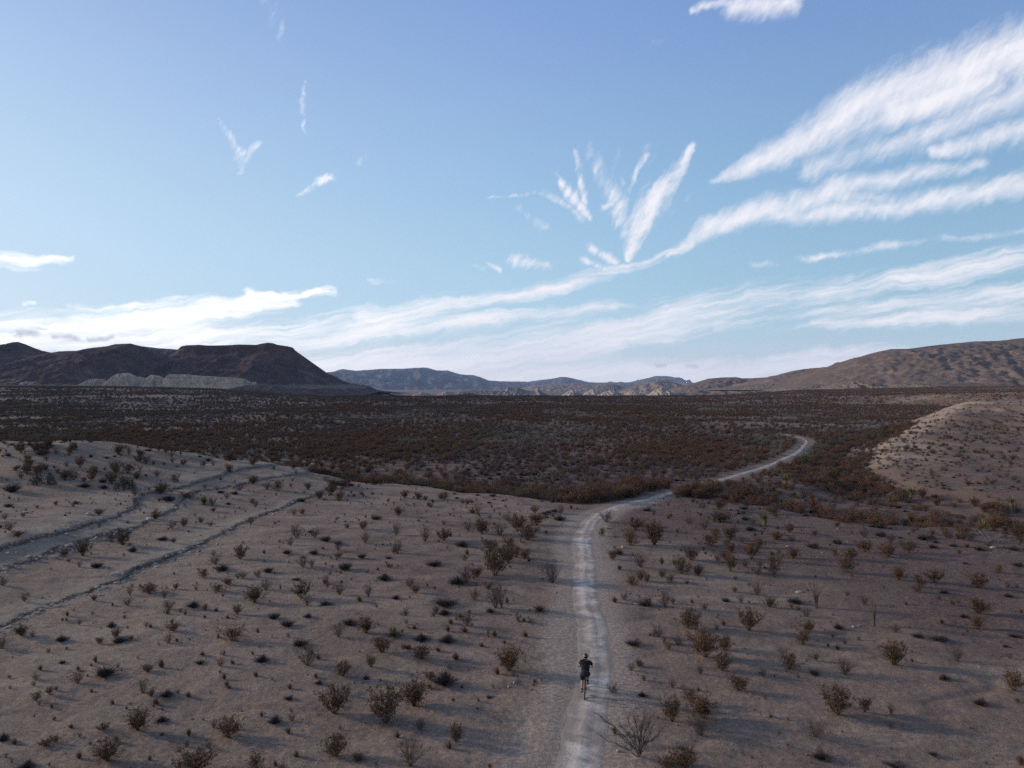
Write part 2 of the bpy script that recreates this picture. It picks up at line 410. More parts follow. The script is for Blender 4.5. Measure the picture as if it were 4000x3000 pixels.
    red = np.maximum(red * (1 - fade * .6), 2.0 * scarp)      # above 1: broken brown bed edge
    return z, pale, red, dust, scr, out, clear, q, dw
def height(x, y):
    return fields(x, y)[0]
def on_ground(px, py, it=26):
    """where the sight line through a point of the photograph meets the ground"""
    px = np.atleast_1d(np.asarray(px, float)); py = np.atleast_1d(np.asarray(py, float))
    tx = (px - 2000) / F; tz = (py - 1500) / F
    ds = np.exp(np.linspace(math.log(14), math.log(420), 260))
    X = tx[:, None] * ds[None]; Y = np.broadcast_to(ds[None], X.shape)
    hz = height(X, Y)
    below = hz > (H - tz[:, None] * ds[None])
    i = np.clip(np.argmax(below, axis=1), 1, len(ds) - 1)
    k = np.arange(len(px))
    f1 = hz[k, i] - (H - tz * ds[i]); f0 = hz[k, i - 1] - (H - tz * ds[i - 1])
    d = ds[i - 1] + (ds[i] - ds[i - 1]) * np.clip(-f0 / (f1 - f0 + 1e-9), 0, 1)
    x = tx * d
    return x, d, height(x, d)

# ------------------------------------------------------------------ mesh and object helpers
def link(name, me, mat=None, parent=None):
    ob = bpy.data.objects.new(name, me)
    COL.objects.link(ob)
    if me is not None and mat is not None:
        for m_ in (mat if isinstance(mat, (list, tuple)) else [mat]):
            me.materials.append(m_)
    if parent is not None:
        ob.parent = parent
    return ob
def np_mesh(name, v, quads=None, tris=None, mi=None, smooth=False):
    me = bpy.data.meshes.new(name)
    nq = 0 if quads is None else len(quads); ntr = 0 if tris is None else len(tris)
    v = np.asarray(v, np.float32)
    me.vertices.add(len(v)); me.vertices.foreach_set('co', v.ravel())
    loops = np.concatenate([np.asarray(a, np.int32).ravel() for a in (quads, tris) if a is not None and len(a)])
    me.loops.add(len(loops)); me.loops.foreach_set('vertex_index', loops)
    me.polygons.add(nq + ntr)
    st = np.r_[np.arange(nq) * 4, nq * 4 + np.arange(ntr) * 3].astype(np.int32)
    me.polygons.foreach_set('loop_start', st)
    me.polygons.foreach_set('loop_total', np.r_[np.full(nq, 4), np.full(ntr, 3)].astype(np.int32))
    if mi is not None:
        me.polygons.foreach_set('material_index', np.asarray(mi, np.int32))
    me.polygons.foreach_set('use_smooth', np.full(nq + ntr, smooth))
    me.update(calc_edges=True)
    return me
def grid_quads(nr, nc):
    i = np.arange(nr - 1)[:, None] * nc + np.arange(nc - 1)[None]
    return np.stack([i, i + 1, i + nc + 1, i + nc], -1).reshape(-1, 4)
def structure(o, label=None, kind='structure'):
    o['kind'] = kind
    if label: o['label'] = label
    return o
def tag(o, label, cat, group=None):
    o['label'] = label; o['category'] = cat
    if group: o['group'] = group
    return o
def set_attr(me, name, cols):
    at = me.color_attributes.new(name, 'FLOAT_COLOR', 'POINT')
    at.data.foreach_set('color', np.asarray(cols, np.float32).ravel())

# ------------------------------------------------------------------ materials
def new_mat(name):
    m_ = bpy.data.materials.new(name)
    m_.use_nodes = True
    nt = m_.node_tree
    nt.nodes.clear()
    q = NG(nt)
    out = q.n('ShaderNodeOutputMaterial')
    b = q.n('ShaderNodeBsdfPrincipled')
    nt.links.new(b.outputs[0], out.inputs[0])
    b.inputs['Roughness'].default_value = 0.95
    b.inputs['Specular IOR Level'].default_value = 0.15
    return m_, q, b
def simple_mat(name, col, rough=0.8, var=0.15, scale=30.0, metal=0.0, spec=0.2):
    m_, q, b = new_mat(name)
    pos = q.n('ShaderNodeTexCoord').outputs['Object']
    n_ = q.noise(pos, scale, 4, .6)
    q.put(b.inputs['Base Color'], q.mix(q.mr(n_, .3, .7), tuple(c * (1 - var) for c in col), tuple(c * (1 + var) for c in col)))
    b.inputs['Roughness'].default_value = rough
    b.inputs['Metallic'].default_value = metal
    b.inputs['Specular IOR Level'].default_value = spec
    return m_
def plant_mat(name, c1, c2, c3, transl=0.0, scale=3.0):
    """colour varies over each plant and from plant to plant"""
    m_, q, b = new_mat(name)
    pos = q.n('ShaderNodeTexCoord').outputs['Object']
    rnd = q.n('ShaderNodeObjectInfo').outputs['Random']
    n_ = q.noise(pos, scale, 3, .6)
    c = q.mix(q.mr(n_, .35, .65), c1, c2)
    c = q.mix(q.mr(rnd, .45, 1.0), c, c3)
    q.put(b.inputs['Base Color'], c)
    b.inputs['Roughness'].default_value = 0.75
    return m_
M = {}
def ground_mat():
    m_, q, b = new_mat('desert_ground')
    geo = q.n('ShaderNodeNewGeometry').outputs['Position']
    at = q.n('ShaderNodeVertexColor', layer_name='zone')
    pale, red, dust = q.sep(at.outputs['Color'])[:3]
    scr = at.outputs['Alpha']
    big = q.noise(geo, .06, 5, .6)
    mid = q.noise(geo, .55, 5, .62)
    fine = q.noise(geo, 5.0, 5, .7)
    grit = q.noise(geo, 26.0, 3, .75)
    sand = q.mix(q.mr(big, .35, .65), (.162, .120, .098), (.202, .152, .121))
    sand = q.mix(q.mr(mid, .40, .72, 0, .55), sand, (.088, .070, .062))
    gxyz = q.sep(geo)
    drift = q.noise(q.xyz(q.m('MULTIPLY', gxyz[0], .10), q.m('MULTIPLY', gxyz[1], .42), 3.0), 1.0, 6, .68, .6)
    sand = q.mix(q.mr(drift, .50, .66, 0, .60), sand, (.235, .195, .155))
    sand = q.mix(q.mr(drift, .48, .34, 0, .50), sand, (.098, .074, .066))
    redc = q.mix(q.mr(fine, .35, .65), (.088, .060, .053), (.132, .094, .080))
    palec = q.mix(q.mr(mid, .3, .7), (.250, .208, .165), (.180, .146, .115))
    dustc = q.mix(q.mr(fine, .3, .7), (.186, .150, .124), (.236, .198, .166))
    scrub = q.mix(q.mr(mid, .35, .65), (.082, .053, .041), (.130, .092, .075))
    jit = q.m('SUBTRACT', q.m('ADD', q.m('MULTIPLY', mid, .5), q.m('MULTIPLY', fine, .5)), .5)
    def edge(v, lo=.15, hi=.75):
        return q.mr(q.m('ADD', v, q.m('MULTIPLY', jit, 1.3)), lo, hi)
    c = q.mix(edge(red, .2, .9), sand, redc)
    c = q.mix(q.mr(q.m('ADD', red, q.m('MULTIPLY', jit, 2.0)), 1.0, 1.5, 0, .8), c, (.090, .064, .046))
    c = q.mix(edge(scr, .25, .8), c, scrub)
    c = q.mix(edge(pale), c, palec)
    c = q.mix(edge(dust, .2, .95), c, dustc)
    # dark pebbles and light chips
    vor = q.n('ShaderNodeTexVoronoi', feature='F1'); q.put(vor.inputs['Vector'], geo); vor.inputs['Scale'].default_value = 7.5
    vcol = q.sep(vor.outputs['Color'])[0]
    peb = q.m('MULTIPLY', q.mr(vor.outputs['Distance'], .34, .22), q.mr(vcol, .62, .66))
    pebd = q.m('MULTIPLY', q.m('MULTIPLY', peb, q.mr(q.noise(geo, .35, 3, .6), .40, .62)), q.m('SUBTRACT', 1.0, q.m('MULTIPLY', dust, .8)))
    c = q.mix(q.m('MULTIPLY', pebd, .55), c, (.045, .034, .032))
    chip = q.m('MULTIPLY', q.mr(vor.outputs['Distance'], .26, .16), q.mr(vcol, .20, .16))
    c = q.mix(q.m('MULTIPLY', chip, q.mr(q.noise(geo, .22, 3, .6), .5, .7, 0, .55)), c, (.34, .30, .26))
    sp = q.m('SUBTRACT', 1.0, q.m('MULTIPLY', dust, .65))
    c = q.mix(q.m('MULTIPLY', q.mr(grit, .42, .62, 0, .9), sp), c, q.mix(1.0, c, (.52, .50, .50), 'MULTIPLY'))
    c = q.mix(q.mr(fine, .46, .60, .0, 1.0), c, q.mix(1.0, c, (1.30, 1.27, 1.25), 'MULTIPLY'))
    q.put(b.inputs['Base Color'], c)
    bp = q.n('ShaderNodeBump'); bp.inputs['Strength'].default_value = .9; bp.inputs['Distance'].default_value = .07
    hgt = q.m('ADD', q.m('MULTIPLY', fine, .6), q.m('ADD', q.m('MULTIPLY', grit, .35), q.m('MULTIPLY', peb, .35)))
    q.put(bp.inputs['Height'], hgt)
    q.put(b.inputs['Normal'], bp.outputs[0])
    return m_
M['ground'] = ground_mat()
def road_mat():
    m_, q, b = new_mat('dusty_track')
    geo = q.n('ShaderNodeNewGeometry').outputs['Position']
    at = q.n('ShaderNodeVertexColor', layer_name='track')
    u, vlen, edge_ = q.sep(at.outputs['Color'])[:3]       # u: 0..1 across, v: metres along / 100, edge: 1 at the middle
    uv = q.xyz(q.m('MULTIPLY', u, 9.0), q.m('MULTIPLY', vlen, 22.0))
    lines = q.noise(uv, 1.0, 5, .6, .3)
    fine = q.noise(geo, 6.0, 5, .7)
    mid = q.noise(geo, .8, 4, .6)
    wob = q.m('MULTIPLY', q.m('SUBTRACT', q.noise(q.xyz(0.0, q.m('MULTIPLY', vlen, 9.0)), 1.0, 3, .5), .5), .30)
    uu = q.m('ADD', u, wob)
    rut = q.m('MAXIMUM', q.mr(q.m('ABSOLUTE', q.m('SUBTRACT', uu, .42)), .20, .02), q.mr(q.m('ABSOLUTE', q.m('SUBTRACT', uu, .70)), .16, .03))
    base = q.mix(q.mr(mid, .3, .7), (.198, .166, .140), (.245, .208, .178))
    c = q.mix(q.mr(lines, .42, .6), base, (.285, .245, .212))
    c = q.mix(q.m('MULTIPLY', rut, q.mr(mid, .3, .65, .15, .85)), c, (.375, .325, .278))
    blot = q.noise(geo, .45, 6, .72, .8)
    c = q.mix(q.mr(blot, .47, .60, 0, .85), c, (.46, .42, .375))
    c = q.mix(q.mr(blot, .46, .34, 0, .7), c, (.15, .125, .11))
    c = q.mix(q.mr(fine, .45, .7, 0, .5), c, (.165, .142, .125))
    side = q.mix(q.mr(fine, .3, .7), (.196, .162, .136), (.240, .204, .174))
    c = q.mix(q.mr(q.m('ADD', edge_, q.m('ADD', q.m('MULTIPLY', q.m('SUBTRACT', fine, .5), .8), q.m('MULTIPLY', q.m('SUBTRACT', mid, .5), 2.4))), .30, .95), side, c)
    q.put(b.inputs['Base Color'], c)
    bp = q.n('ShaderNodeBump'); bp.inputs['Strength'].default_value = .5; bp.inputs['Distance'].default_value = .05
    q.put(bp.inputs['Height'], q.m('ADD', q.m('MULTIPLY', lines, .7), q.m('MULTIPLY', fine, .5)))
    q.put(b.inputs['Normal'], bp.outputs[0])
    return m_
M['road'] = road_mat()
def rock_mat(name, lo, hi, pale, z0, z1, streak=(.02, .004), pale_amt=.8, sp=1.0, scrub=None, veg=0.6):
    """hill rock: dark rubble with a pale band of bedrock between the heights z0 and z1, talus runs down the slope"""
    m_, q, b = new_mat(name)
    geo = q.n('ShaderNodeNewGeometry').outputs['Position']
    X, Y, Z = q.sep(geo)[:3]
    big = q.noise(geo, .008 * sp, 5, .6)
    mid = q.noise(geo, .04 * sp, 6, .65)
    fine = q.noise(geo, .22 * sp, 5, .75)
    c = q.mix(q.mr(big, .38, .62), lo, hi)
    c = q.mix(q.mr(mid, .38, .66, 0, .7), c, tuple(v * .62 for v in lo))
    run = q.noise(q.xyz(q.m('MULTIPLY', X, streak[0] * sp), q.m('MULTIPLY', Y, streak[0] * sp), q.m('MULTIPLY', Z, streak[1] * sp)), 1.0, 5, .65, .4)
    zz = q.m('ADD', Z, q.m('MULTIPLY', q.m('SUBTRACT', mid, .5), (z1 - z0) * 1.1))
    band = q.m('MULTIPLY', q.mr(zz, z0, z0 + (z1 - z0) * .2), q.mr(zz, z1, z1 - (z1 - z0) * .3))
    strat = q.noise(q.xyz(q.m('MULTIPLY', X, .004), q.m('MULTIPLY', Y, .004), q.m('MULTIPLY', Z, .55)), 1.0, 3, .6)
    pc = q.mix(q.mr(strat, .35, .65), tuple(v * .72 for v in pale), pale)
    c = q.mix(q.m('MULTIPLY', band, pale_amt), c, pc)
    c = q.mix(q.mr(run, .56, .66, 0, .50 * pale_amt), c, pale)
    dots = q.mr(fine, .40, .56)
    c = q.mix(q.m('MULTIPLY', q.m('SUBTRACT', 1.0, dots), veg), c, scrub or tuple(v * .4 for v in lo))
    q.put(b.inputs['Base Color'], c)
    bp = q.n('ShaderNodeBump'); bp.inputs['Strength'].default_value = .8; bp.inputs['Distance'].default_value = 2.5 / sp
    q.put(bp.inputs['Height'], q.m('ADD', fine, mid))
    q.put(b.inputs['Normal'], bp.outputs[0])
    return m_

# ------------------------------------------------------------------ ground sheet
def build_ground():
    azs = np.r_[np.arange(-180, -50, 5.0), np.arange(-50, 50, 0.13), np.arange(50, 180.01, 5.0)]
    azs[-1] = 180.0
    A = np.radians(azs)
    r1 = 7.0 * np.exp(np.arange(0, math.log(1300 / 7.0), 0.0042))
    r2 = np.exp(np.linspace(math.log(1310), math.log(14800), 80))
    rr = np.r_[r1, r2]
    X = rr[:, None] * np.sin(A)[None]; Y = rr[:, None] * np.cos(A)[None]
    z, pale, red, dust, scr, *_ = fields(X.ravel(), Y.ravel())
    nr, nc = X.shape
    v = np.stack([X.ravel(), Y.ravel(), z], -1)
    quads = grid_quads(nr, nc)
    # close the middle with a fan
    cz = float(height(np.array([0.0]), np.array([0.01]))[0])
    v = np.vstack([v, [[0, 0, cz]]])
    k = np.arange(nc - 1)
    tris = np.stack([k + 1, k, np.full(nc - 1, len(v) - 1)], -1)
    quads = quads[:, ::-1]
    me = np_mesh('ground', v, quads, tris, smooth=True)
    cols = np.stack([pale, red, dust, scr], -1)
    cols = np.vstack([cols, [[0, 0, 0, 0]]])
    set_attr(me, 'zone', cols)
    return structure(link('ground', me, M['ground']), 'sandy desert ground with scattered stones, low rock ledges and a brown plain')
build_ground()

def build_road():
    c = ROAD
    t = np.gradient(c, axis=0)
    t /= np.hypot(t[:, 0], t[:, 1])[:, None]
    nrm = np.stack([t[:, 1], -t[:, 0]], -1)
    us = np.linspace(-1, 1, 15)
    n = len(c)
    s = np.arange(n) * .35
    half = np.interp(c[:, 1], [0, 25, 45, 60, 90, 120, 160, 172], [1.0, 1.0, 1.0, 1.0, .82, .62, .50, .25])
    wob = 0.20 * fbm(s * .3, s * 0, 4, 3)
    X = c[:, 0:1] + nrm[:, 0:1] * (us[None] * half[:, None] + wob[:, None])
    Y = c[:, 1:2] + nrm[:, 1:2] * (us[None] * half[:, None] + wob[:, None])
    z = height(X.ravel(), Y.ravel()).reshape(X.shape)
    prof = 0.012 * np.exp(-((us - .0) / .16) ** 2) - 0.012 * np.exp(-((np.abs(us) - .36) / .14) ** 2)
    z = z + 0.045 * (1 - us ** 2)[None] - 0.035 * (us ** 4)[None] + prof[None]
    z = z + .012 * fbm(X * 2.2, Y * .8, 3, 4) + .035 * us[None] ** 2 * fbm(X * 1.3, Y * 1.1, 4, 14)
    v = np.stack([X.ravel(), Y.ravel(), z.ravel()], -1)
    me = np_mesh('road', v, grid_quads(*X.shape)[:, ::-1], smooth=True)
    U = np.broadcast_to((us[None] + 1) / 2, X.shape).ravel()
    S = np.broadcast_to(s[:, None] / 100, X.shape).ravel()
    E = np.broadcast_to((1 - np.abs(us) ** 2)[None], X.shape).ravel()
    set_attr(me, 'track', np.stack([U, S, E, np.ones_like(U)], -1))
    return structure(link('road', me, M['road']), 'pale dusty dirt track winding away between the shrubs')
build_road()

# ------------------------------------------------------------------ hills and mountains
def skyline_hill(name, label, pts, D, wf, wb, base_z, mat, rough=.10, gully=.16, top=1.0, nv=70, du=None, seed=1, cap=0.0, kind='structure', shear=0.0, gscale=1.0, skew=0.0):
    """a hill whose crest line passes through directions seen in the photograph, built as relief at distance D:
    wf metres of slope towards the viewer, wb metres behind"""
    pts = np.array(pts, float)
    du = du or (pts[-1, 0] - pts[0, 0]) / 170.0
    px = np.arange(pts[0, 0], pts[-1, 0] + du, du)
    X = (px - 2000) / F * D
    cz = H + (1500 - np.interp(px, pts[:, 0], pts[:, 1])) / F * D
    size = max(4.0, float(cz.max() - base_z))
    cz = cz + rough * .12 * size * fbm(X / (size * .35), X * 0, 4, seed)
    vv = np.r_[np.linspace(-1, 0, nv), np.linspace(0, 1, nv // 3)[1:]]
    Xg = np.broadcast_to(X[None], (len(vv), len(X))).copy()
    Yg = np.where(vv[:, None] < 0, D + vv[:, None] * wf, D + vv[:, None] * wb) * np.ones_like(Xg)
    a = np.abs(vv)[:, None]
    h = np.maximum(cz - base_z, 0.0)[None]
    # straight talus under a steeper cap
    prof = np.clip((1 - a) ** top, 0, 1)
    if cap > 0:
        prof = np.where(a < .06, 1 - a / .06 * cap, (1 - cap) * ((1 - a) / .94) ** top)
    gs = size * .5 * gscale
    wx = Xg + skew * (D - Yg) + .35 * gs * fbm(Xg / gs, Yg / gs, 3, seed + 5)
    ridg = 1 - np.abs(fbm(wx / gs, Yg / (gs * 2.4) + 2 * a, 4, seed + 7, .55)) * 2.2
    rel = np.sin(np.pi * np.clip(a, 0, 1)) ** .8
    z = base_z + h * prof + h * gully * rel * (ridg - .6)
    z = z + h * rough * np.minimum(1, a * 6) * np.minimum(1, (1 - a) * 5) * fbm(Xg / (size * .16), Yg / (size * .16), 5, seed + 9, .6)
    Xg = Xg + shear * (Yg - D)
    v = np.stack([Xg.ravel(), Yg.ravel(), z.ravel()], -1)
    me = np_mesh(name, v, grid_quads(*Xg.shape)[:, ::-1], smooth=True)
    ob = link(name, me, mat)
    return structure(ob, label, kind)

DARK = ((.070, .052, .050), (.105, .078, .070))
M['mesa'] = rock_mat('mesa_rubble', (.070, .040, .038), (.104, .062, .054), (.25, .205, .165), 4, 14, pale_amt=.65, veg=.6)
M['mesa_far'] = rock_mat('mesa_top_rubble', (.078, .060, .060), (.11, .085, .08), (.30, .25, .22), -40, -30, pale_amt=.2)
M['cliff'] = rock_mat('pale_bedrock', (.22, .17, .13), (.42, .34, .26), (.50, .41, .32), -200, 400, pale_amt=.55, sp=3.0, veg=.75, scrub=(.13, .095, .085))
M['foot'] = rock_mat('brown_footslope', (.072, .053, .046), (.10, .077, .066), (.2, .17, .14), 200, 300, pale_amt=.5, sp=3.0)
M['right_hill'] = rock_mat('brown_hill_rock', (.112, .081, .068), (.158, .117, .096), (.24, .185, .145), -60, -50, streak=(.012, .03), pale_amt=.55, sp=1.8, veg=.75, scrub=(.048, .038, .036))
M['right_low'] = rock_mat('pale_brown_foothill', (.115, .092, .076), (.155, .126, .104), (.25, .215, .18), -30, 6, pale_amt=.8, sp=2.0, veg=.5, scrub=(.09, .07, .06))
M['blue_range'] = rock_mat('grey_mountain_rock', (.046, .047, .056), (.070, .070, .080), (.20, .19, .19), -200, 60, pale_amt=.16, sp=.35, veg=.35)
M['far_brown'] = rock_mat('far_brown_rock', (.13, .098, .092), (.19, .148, .132), (.36, .31, .27), -200, -30, pale_amt=.75, sp=.5, veg=.4)
M['badland'] = rock_mat('far_pale_badland', (.17, .145, .125), (.23, .198, .168), (.29, .255, .215), -300, 300, pale_amt=.6, sp=1.0, veg=.5, scrub=(.15, .125, .115))
M['dark_butte'] = rock_mat('far_dark_butte', (.13, .115, .115), (.20, .175, .165), (.34, .29, .25), -300, -22, pale_amt=.7, sp=1.0, veg=.4)

# left: peak, domed mesa, back ridge, flat-topped mesa
skyline_hill('hill', 'dark peaked hill at the left edge of the horizon',
    [(-520, 1470), (-300, 1430), (-140, 1400), (-60, 1390), (0, 1368), (30, 1350), (50, 1336), (72, 1336), (110, 1356), (150, 1368), (210, 1378), (280, 1420), (330, 1470), (370, 1520)], 1500, 420, 500, 6, M['mesa'], seed=3, gully=.09, rough=.05)
skyline_hill('mesa', 'dark domed mesa behind pale cliffs at left',
    [(-60, 1500), (20, 1470), (90, 1420), (160, 1384), (230, 1372), (300, 1370), (340, 1361), (420, 1352), (450, 1344), (510, 1341), (530, 1347), (560, 1354), (600, 1385), (650, 1420), (700, 1462), (760, 1520)], 1360, 330, 420, 5, M['mesa'], seed=11, gully=.10, rough=.05, top=.9)
skyline_hill('ridge', 'low dark ridge between the two mesas',
    [(470, 1420), (520, 1356), (560, 1353), (620, 1360), (680, 1364), (720, 1366), (790, 1370), (900, 1400)], 1900, 400, 300, 6, M['mesa_far'], seed=13)
skyline_hill('mesa', 'flat-topped dark mesa with a long slope to the right',
    [(560, 1500), (600, 1440), (630, 1405), (680, 1378), (708, 1352), (730, 1348), (775, 1346), (810, 1349), (880, 1349), (930, 1346), (1000, 1347), (1020, 1342), (1045, 1338), (1066, 1340), (1085, 1347), (1120, 1352), (1145, 1358), (1152, 1368),
     (1190, 1395), (1230, 1424), (1270, 1452), (1310, 1478), (1350, 1496), (1400, 1508), (1480, 1530)], 1420, 330, 520, -12, M['mesa'], seed=17, gully=.09, rough=.045, cap=.17, top=.95, nv=90)
for pts, D, wf, wb, s_, lb in (
    ([(-120, 1500), (0, 1484), (60, 1482), (140, 1488), (200, 1492), (280, 1506)], 1080, 40, 150, 21, 'pale layered slope at the left foot of the peaked hill'),
    ([(290, 1512), (330, 1490), (360, 1480), (400, 1481), (428, 1512)], 1080, 30, 60, 22, 'small pale gullied bluff left of the rounded bluff'),
    ([(418, 1514), (432, 1480), (450, 1463), (480, 1457), (505, 1459), (528, 1470), (545, 1490), (552, 1516)], 1070, 26, 80, 23, 'rounded pale bluff under the domed mesa'),
    ([(545, 1516), (570, 1478), (590, 1463), (620, 1468), (646, 1480), (660, 1520)], 1085, 26, 60, 24, 'small pale bluff right of the rounded bluff'),
    ([(634, 1524), (648, 1474), (662, 1461), (720, 1462), (780, 1467), (840, 1471), (890, 1474), (930, 1476), (955, 1480), (962, 1500), (985, 1530)], 1075, 24, 90, 25, 'long pale cliff band under the flat-topped mesa')):
    skyline_hill('bluff', lb, pts, D, wf, wb, 3.5, M['cliff'], seed=s_, rough=.12, gully=.34, top=.6, nv=50, gscale=1.3)
skyline_hill('hill', 'low brown hill in front of the flat-topped mesa', [(820, 1545), (900, 1516), (960, 1504), (1020, 1500), (1080, 1505), (1130, 1520), (1180, 1548)], 1000, 70, 90, 0, M['foot'], seed=27, gully=.1, nv=40)
skyline_hill('hill', 'low brown foot slope under the bluffs', [(-100, 1500), (300, 1508), (500, 1513), (640, 1520), (760, 1524), (900, 1530)], 1020, 60, 70, 4, M['foot'], seed=28, gully=.05, nv=30)
skyline_hill('bluff', 'pale badland bank right of the flat-topped mesa', [(1130, 1550), (1160, 1516), (1240, 1512), (1330, 1514), (1400, 1515), (1440, 1522), (1500, 1540), (1540, 1555)], 1500, 90, 200, -36, M['cliff'], seed=29, gully=.25, nv=36, top=.6)
skyline_hill('hill', 'dark spur tailing off from the flat-topped mesa', [(1280, 1530), (1330, 1494), (1390, 1500), (1440, 1506), (1475, 1525), (1560, 1548)], 1620, 120, 300, -40, M['mesa'], seed=30, gully=.1, nv=36)

# far ranges
skyline_hill('mountains', 'long blue-grey mountain range on the horizon',
    [(1000, 1490), (1150, 1470), (1250, 1458), (1300, 1452), (1340, 1441), (1389, 1448), (1490, 1441), (1566, 1441), (1600, 1438), (1629, 1436), (1667, 1436), (1705, 1447), (1749, 1446), (1775, 1455), (1800, 1463), (1851, 1465),
     (1880, 1474), (1908, 1485), (1958, 1489), (2028, 1498), (2100, 1512), (2200, 1530)], 9000, 2600, 2500, -90, M['blue_range'], seed=41, gully=.26, rough=.13, nv=90)
skyline_hill('mountains', 'distant purple-brown range in the middle of the horizon',
    [(1850, 1505), (1950, 1489), (2060, 1491), (2123, 1483), (2161, 1478), (2190, 1472), (2218, 1473), (2256, 1482), (2294, 1492), (2340, 1494), (2376, 1494), (2384, 1489), (2394, 1494), (2410, 1494), (2424, 1490), (2432, 1495), (2460, 1493), (2503, 1482), (2540, 1474), (2560, 1469), (2600, 1469), (2618, 1471), (2632, 1480), (2648, 1490), (2760, 1500), (2900, 1510)],
    10500, 3200, 2500, -110, M['blue_range'], seed=43, gully=.28, rough=.13, nv=90)
skyline_hill('hills', 'brown far hills below the middle range', [(1980, 1530), (2080, 1506), (2160, 1500), (2240, 1497), (2330, 1499), (2420, 1503), (2500, 1510), (2600, 1530)], 6500, 1500, 1200, -70, M['far_brown'], seed=45, gully=.25, nv=60)
skyline_hill('hill', 'red-brown far hill with a rounded top', [(2400, 1535), (2450, 1515), (2500, 1500), (2530, 1488), (2566, 1484), (2600, 1486), (2640, 1496), (2690, 1508), (2740, 1525)], 4200, 700, 700, -55, M['far_brown'], seed=47, gully=.22, nv=50)
skyline_hill('hill', 'dark blue pyramid-shaped far hill', [(2290, 1538), (2330, 1520), (2360, 1508), (2389, 1501), (2410, 1504), (2440, 1514), (2470, 1534)], 4600, 600, 600, -50, M['blue_range'], seed=49, gully=.2, nv=40)
skyline_hill('butte', 'small dark butte with a square cap and a rock spire', [(1760, 1552), (1800, 1526), (1830, 1521), (1870, 1522), (1950, 1526), (1972, 1521), (1984, 1511), (2022, 1511), (2034, 1518), (2066, 1526), (2090, 1526), (2097, 1513), (2102, 1512), (2106, 1526), (2125, 1534), (2160, 1552)], 3000, 260, 260, -40, M['dark_butte'], seed=51, gully=.25, nv=46, du=1.6)
def mounds(specs, D, mat, seed):
    for k, (x0, x1, top, base, lb) in enumerate(specs):
        m_ = (x0 + x1) / 2
        skyline_hill('hill', lb, [(x0, base), (x0 + (m_ - x0) * .45, top + (base - top) * .35), (m_ - 8, top), (m_ + 10, top + 1), (m_ + (x1 - m_) * .5, top + (base - top) * .45), (x1, base)],
                     D + 90 * k % 400, 130, 200, -38, mat, seed=seed + k, gully=.3, nv=36)
mounds([(1490, 1600, 1530, 1553, 'flat pale badland mound right of the mesa'), (1590, 1720, 1532, 1553, 'second flat pale badland mound right of the mesa'), (1690, 1810, 1528, 1553, 'pale badland mound left of the butte'),
        (2190, 2290, 1522, 1550, 'tan badland mound right of the butte'), (2270, 2370, 1518, 1550, 'taller tan badland mound right of the butte'),
        (2330, 2450, 1524, 1546, 'pale cone-shaped badland mound in front of the pyramid-shaped hill'), (2430, 2530, 1525, 1546, 'tan badland cone below the red-brown hill'), (2530, 2660, 1510, 1546, 'sharp pale badland cone with a dark right side')], 2500, M['badland'], 61)
skyline_hill('hill', 'small red mound on the far plain', [(1750, 1556), (1790, 1540), (1830, 1534), (1862, 1540), (1900, 1556)], 1500, 90, 120, -16, M['foot'], seed=70, gully=.12, nv=30)
skyline_hill('hills', 'brown hills joining the right-hand ridge', [(2560, 1545), (2640, 1514), (2690, 1502), (2720, 1494), (2765, 1479), (2815, 1475), (2872, 1472), (2900, 1478), (2960, 1476), (3011, 1473), (3040, 1478), (3100, 1505), (3200, 1540)], 3000, 600, 500, -36, M['right_hill'], seed=72, gully=.22, nv=60)
skyline_hill('ridge', 'brown rocky shoulder behind the right-hand hill', [(2900, 1520), (2980, 1478), (3011, 1472), (3081, 1453), (3138, 1441), (3189, 1436), (3246, 1439), (3320, 1436), (3420, 1430)], 1900, 420, 500, -10, M['right_hill'], seed=74, gully=.22, nv=60)
skyline_hill('hill', 'long brown rocky hill rising to the right edge',
    [(3020, 1525), (3100, 1500), (3160, 1474), (3246, 1438), (3290, 1420), (3328, 1406), (3391, 1384), (3440, 1372), (3480, 1364), (3549, 1362), (3625, 1353), (3727, 1341), (3803, 1333), (3898, 1331), (3960, 1324), (4000, 1320), (4200, 1300), (4500, 1290), (4800, 1330)],
    1560, 560, 600, 0, M['right_hill'], seed=76, gully=.075, rough=.075, gscale=.36, skew=.55, nv=130, top=.85, du=6)
for pts, D, s_, lb in (
    ([(2720, 1535), (2800, 1520), (2880, 1512), (2960, 1503), (3010, 1498), (3060, 1505), (3130, 1530)], 1700, 81, 'pale foothill at the foot of the brown hills'),
    ([(3030, 1532), (3090, 1514), (3150, 1506), (3200, 1500), (3240, 1508), (3300, 1528)], 1250, 82, 'pale knoll at the foot of the long brown hill'),
    ([(3200, 1524), (3260, 1502), (3320, 1486), (3380, 1488), (3430, 1500), (3500, 1520)], 1180, 83, 'tan knoll with a shaded right side'),
    ([(3420, 1520), (3500, 1500), (3560, 1494), (3640, 1500), (3720, 1516)], 1120, 84, 'low tan knoll right of the shaded one'),
    ([(3640, 1512), (3740, 1490), (3800, 1480), (3880, 1488), (3960, 1500), (4060, 1512)], 1150, 85, 'rocky tan knoll under the long brown hill'),
    ([(3880, 1508), (3940, 1480), (3985, 1468), (4060, 1472), (4200, 1500)], 1180, 86, 'craggy outcrop at the right edge')):
    skyline_hill('hill', lb, pts, D, 110, 140, 0, M['right_low'], seed=s_, gully=.28, rough=.14, nv=44)

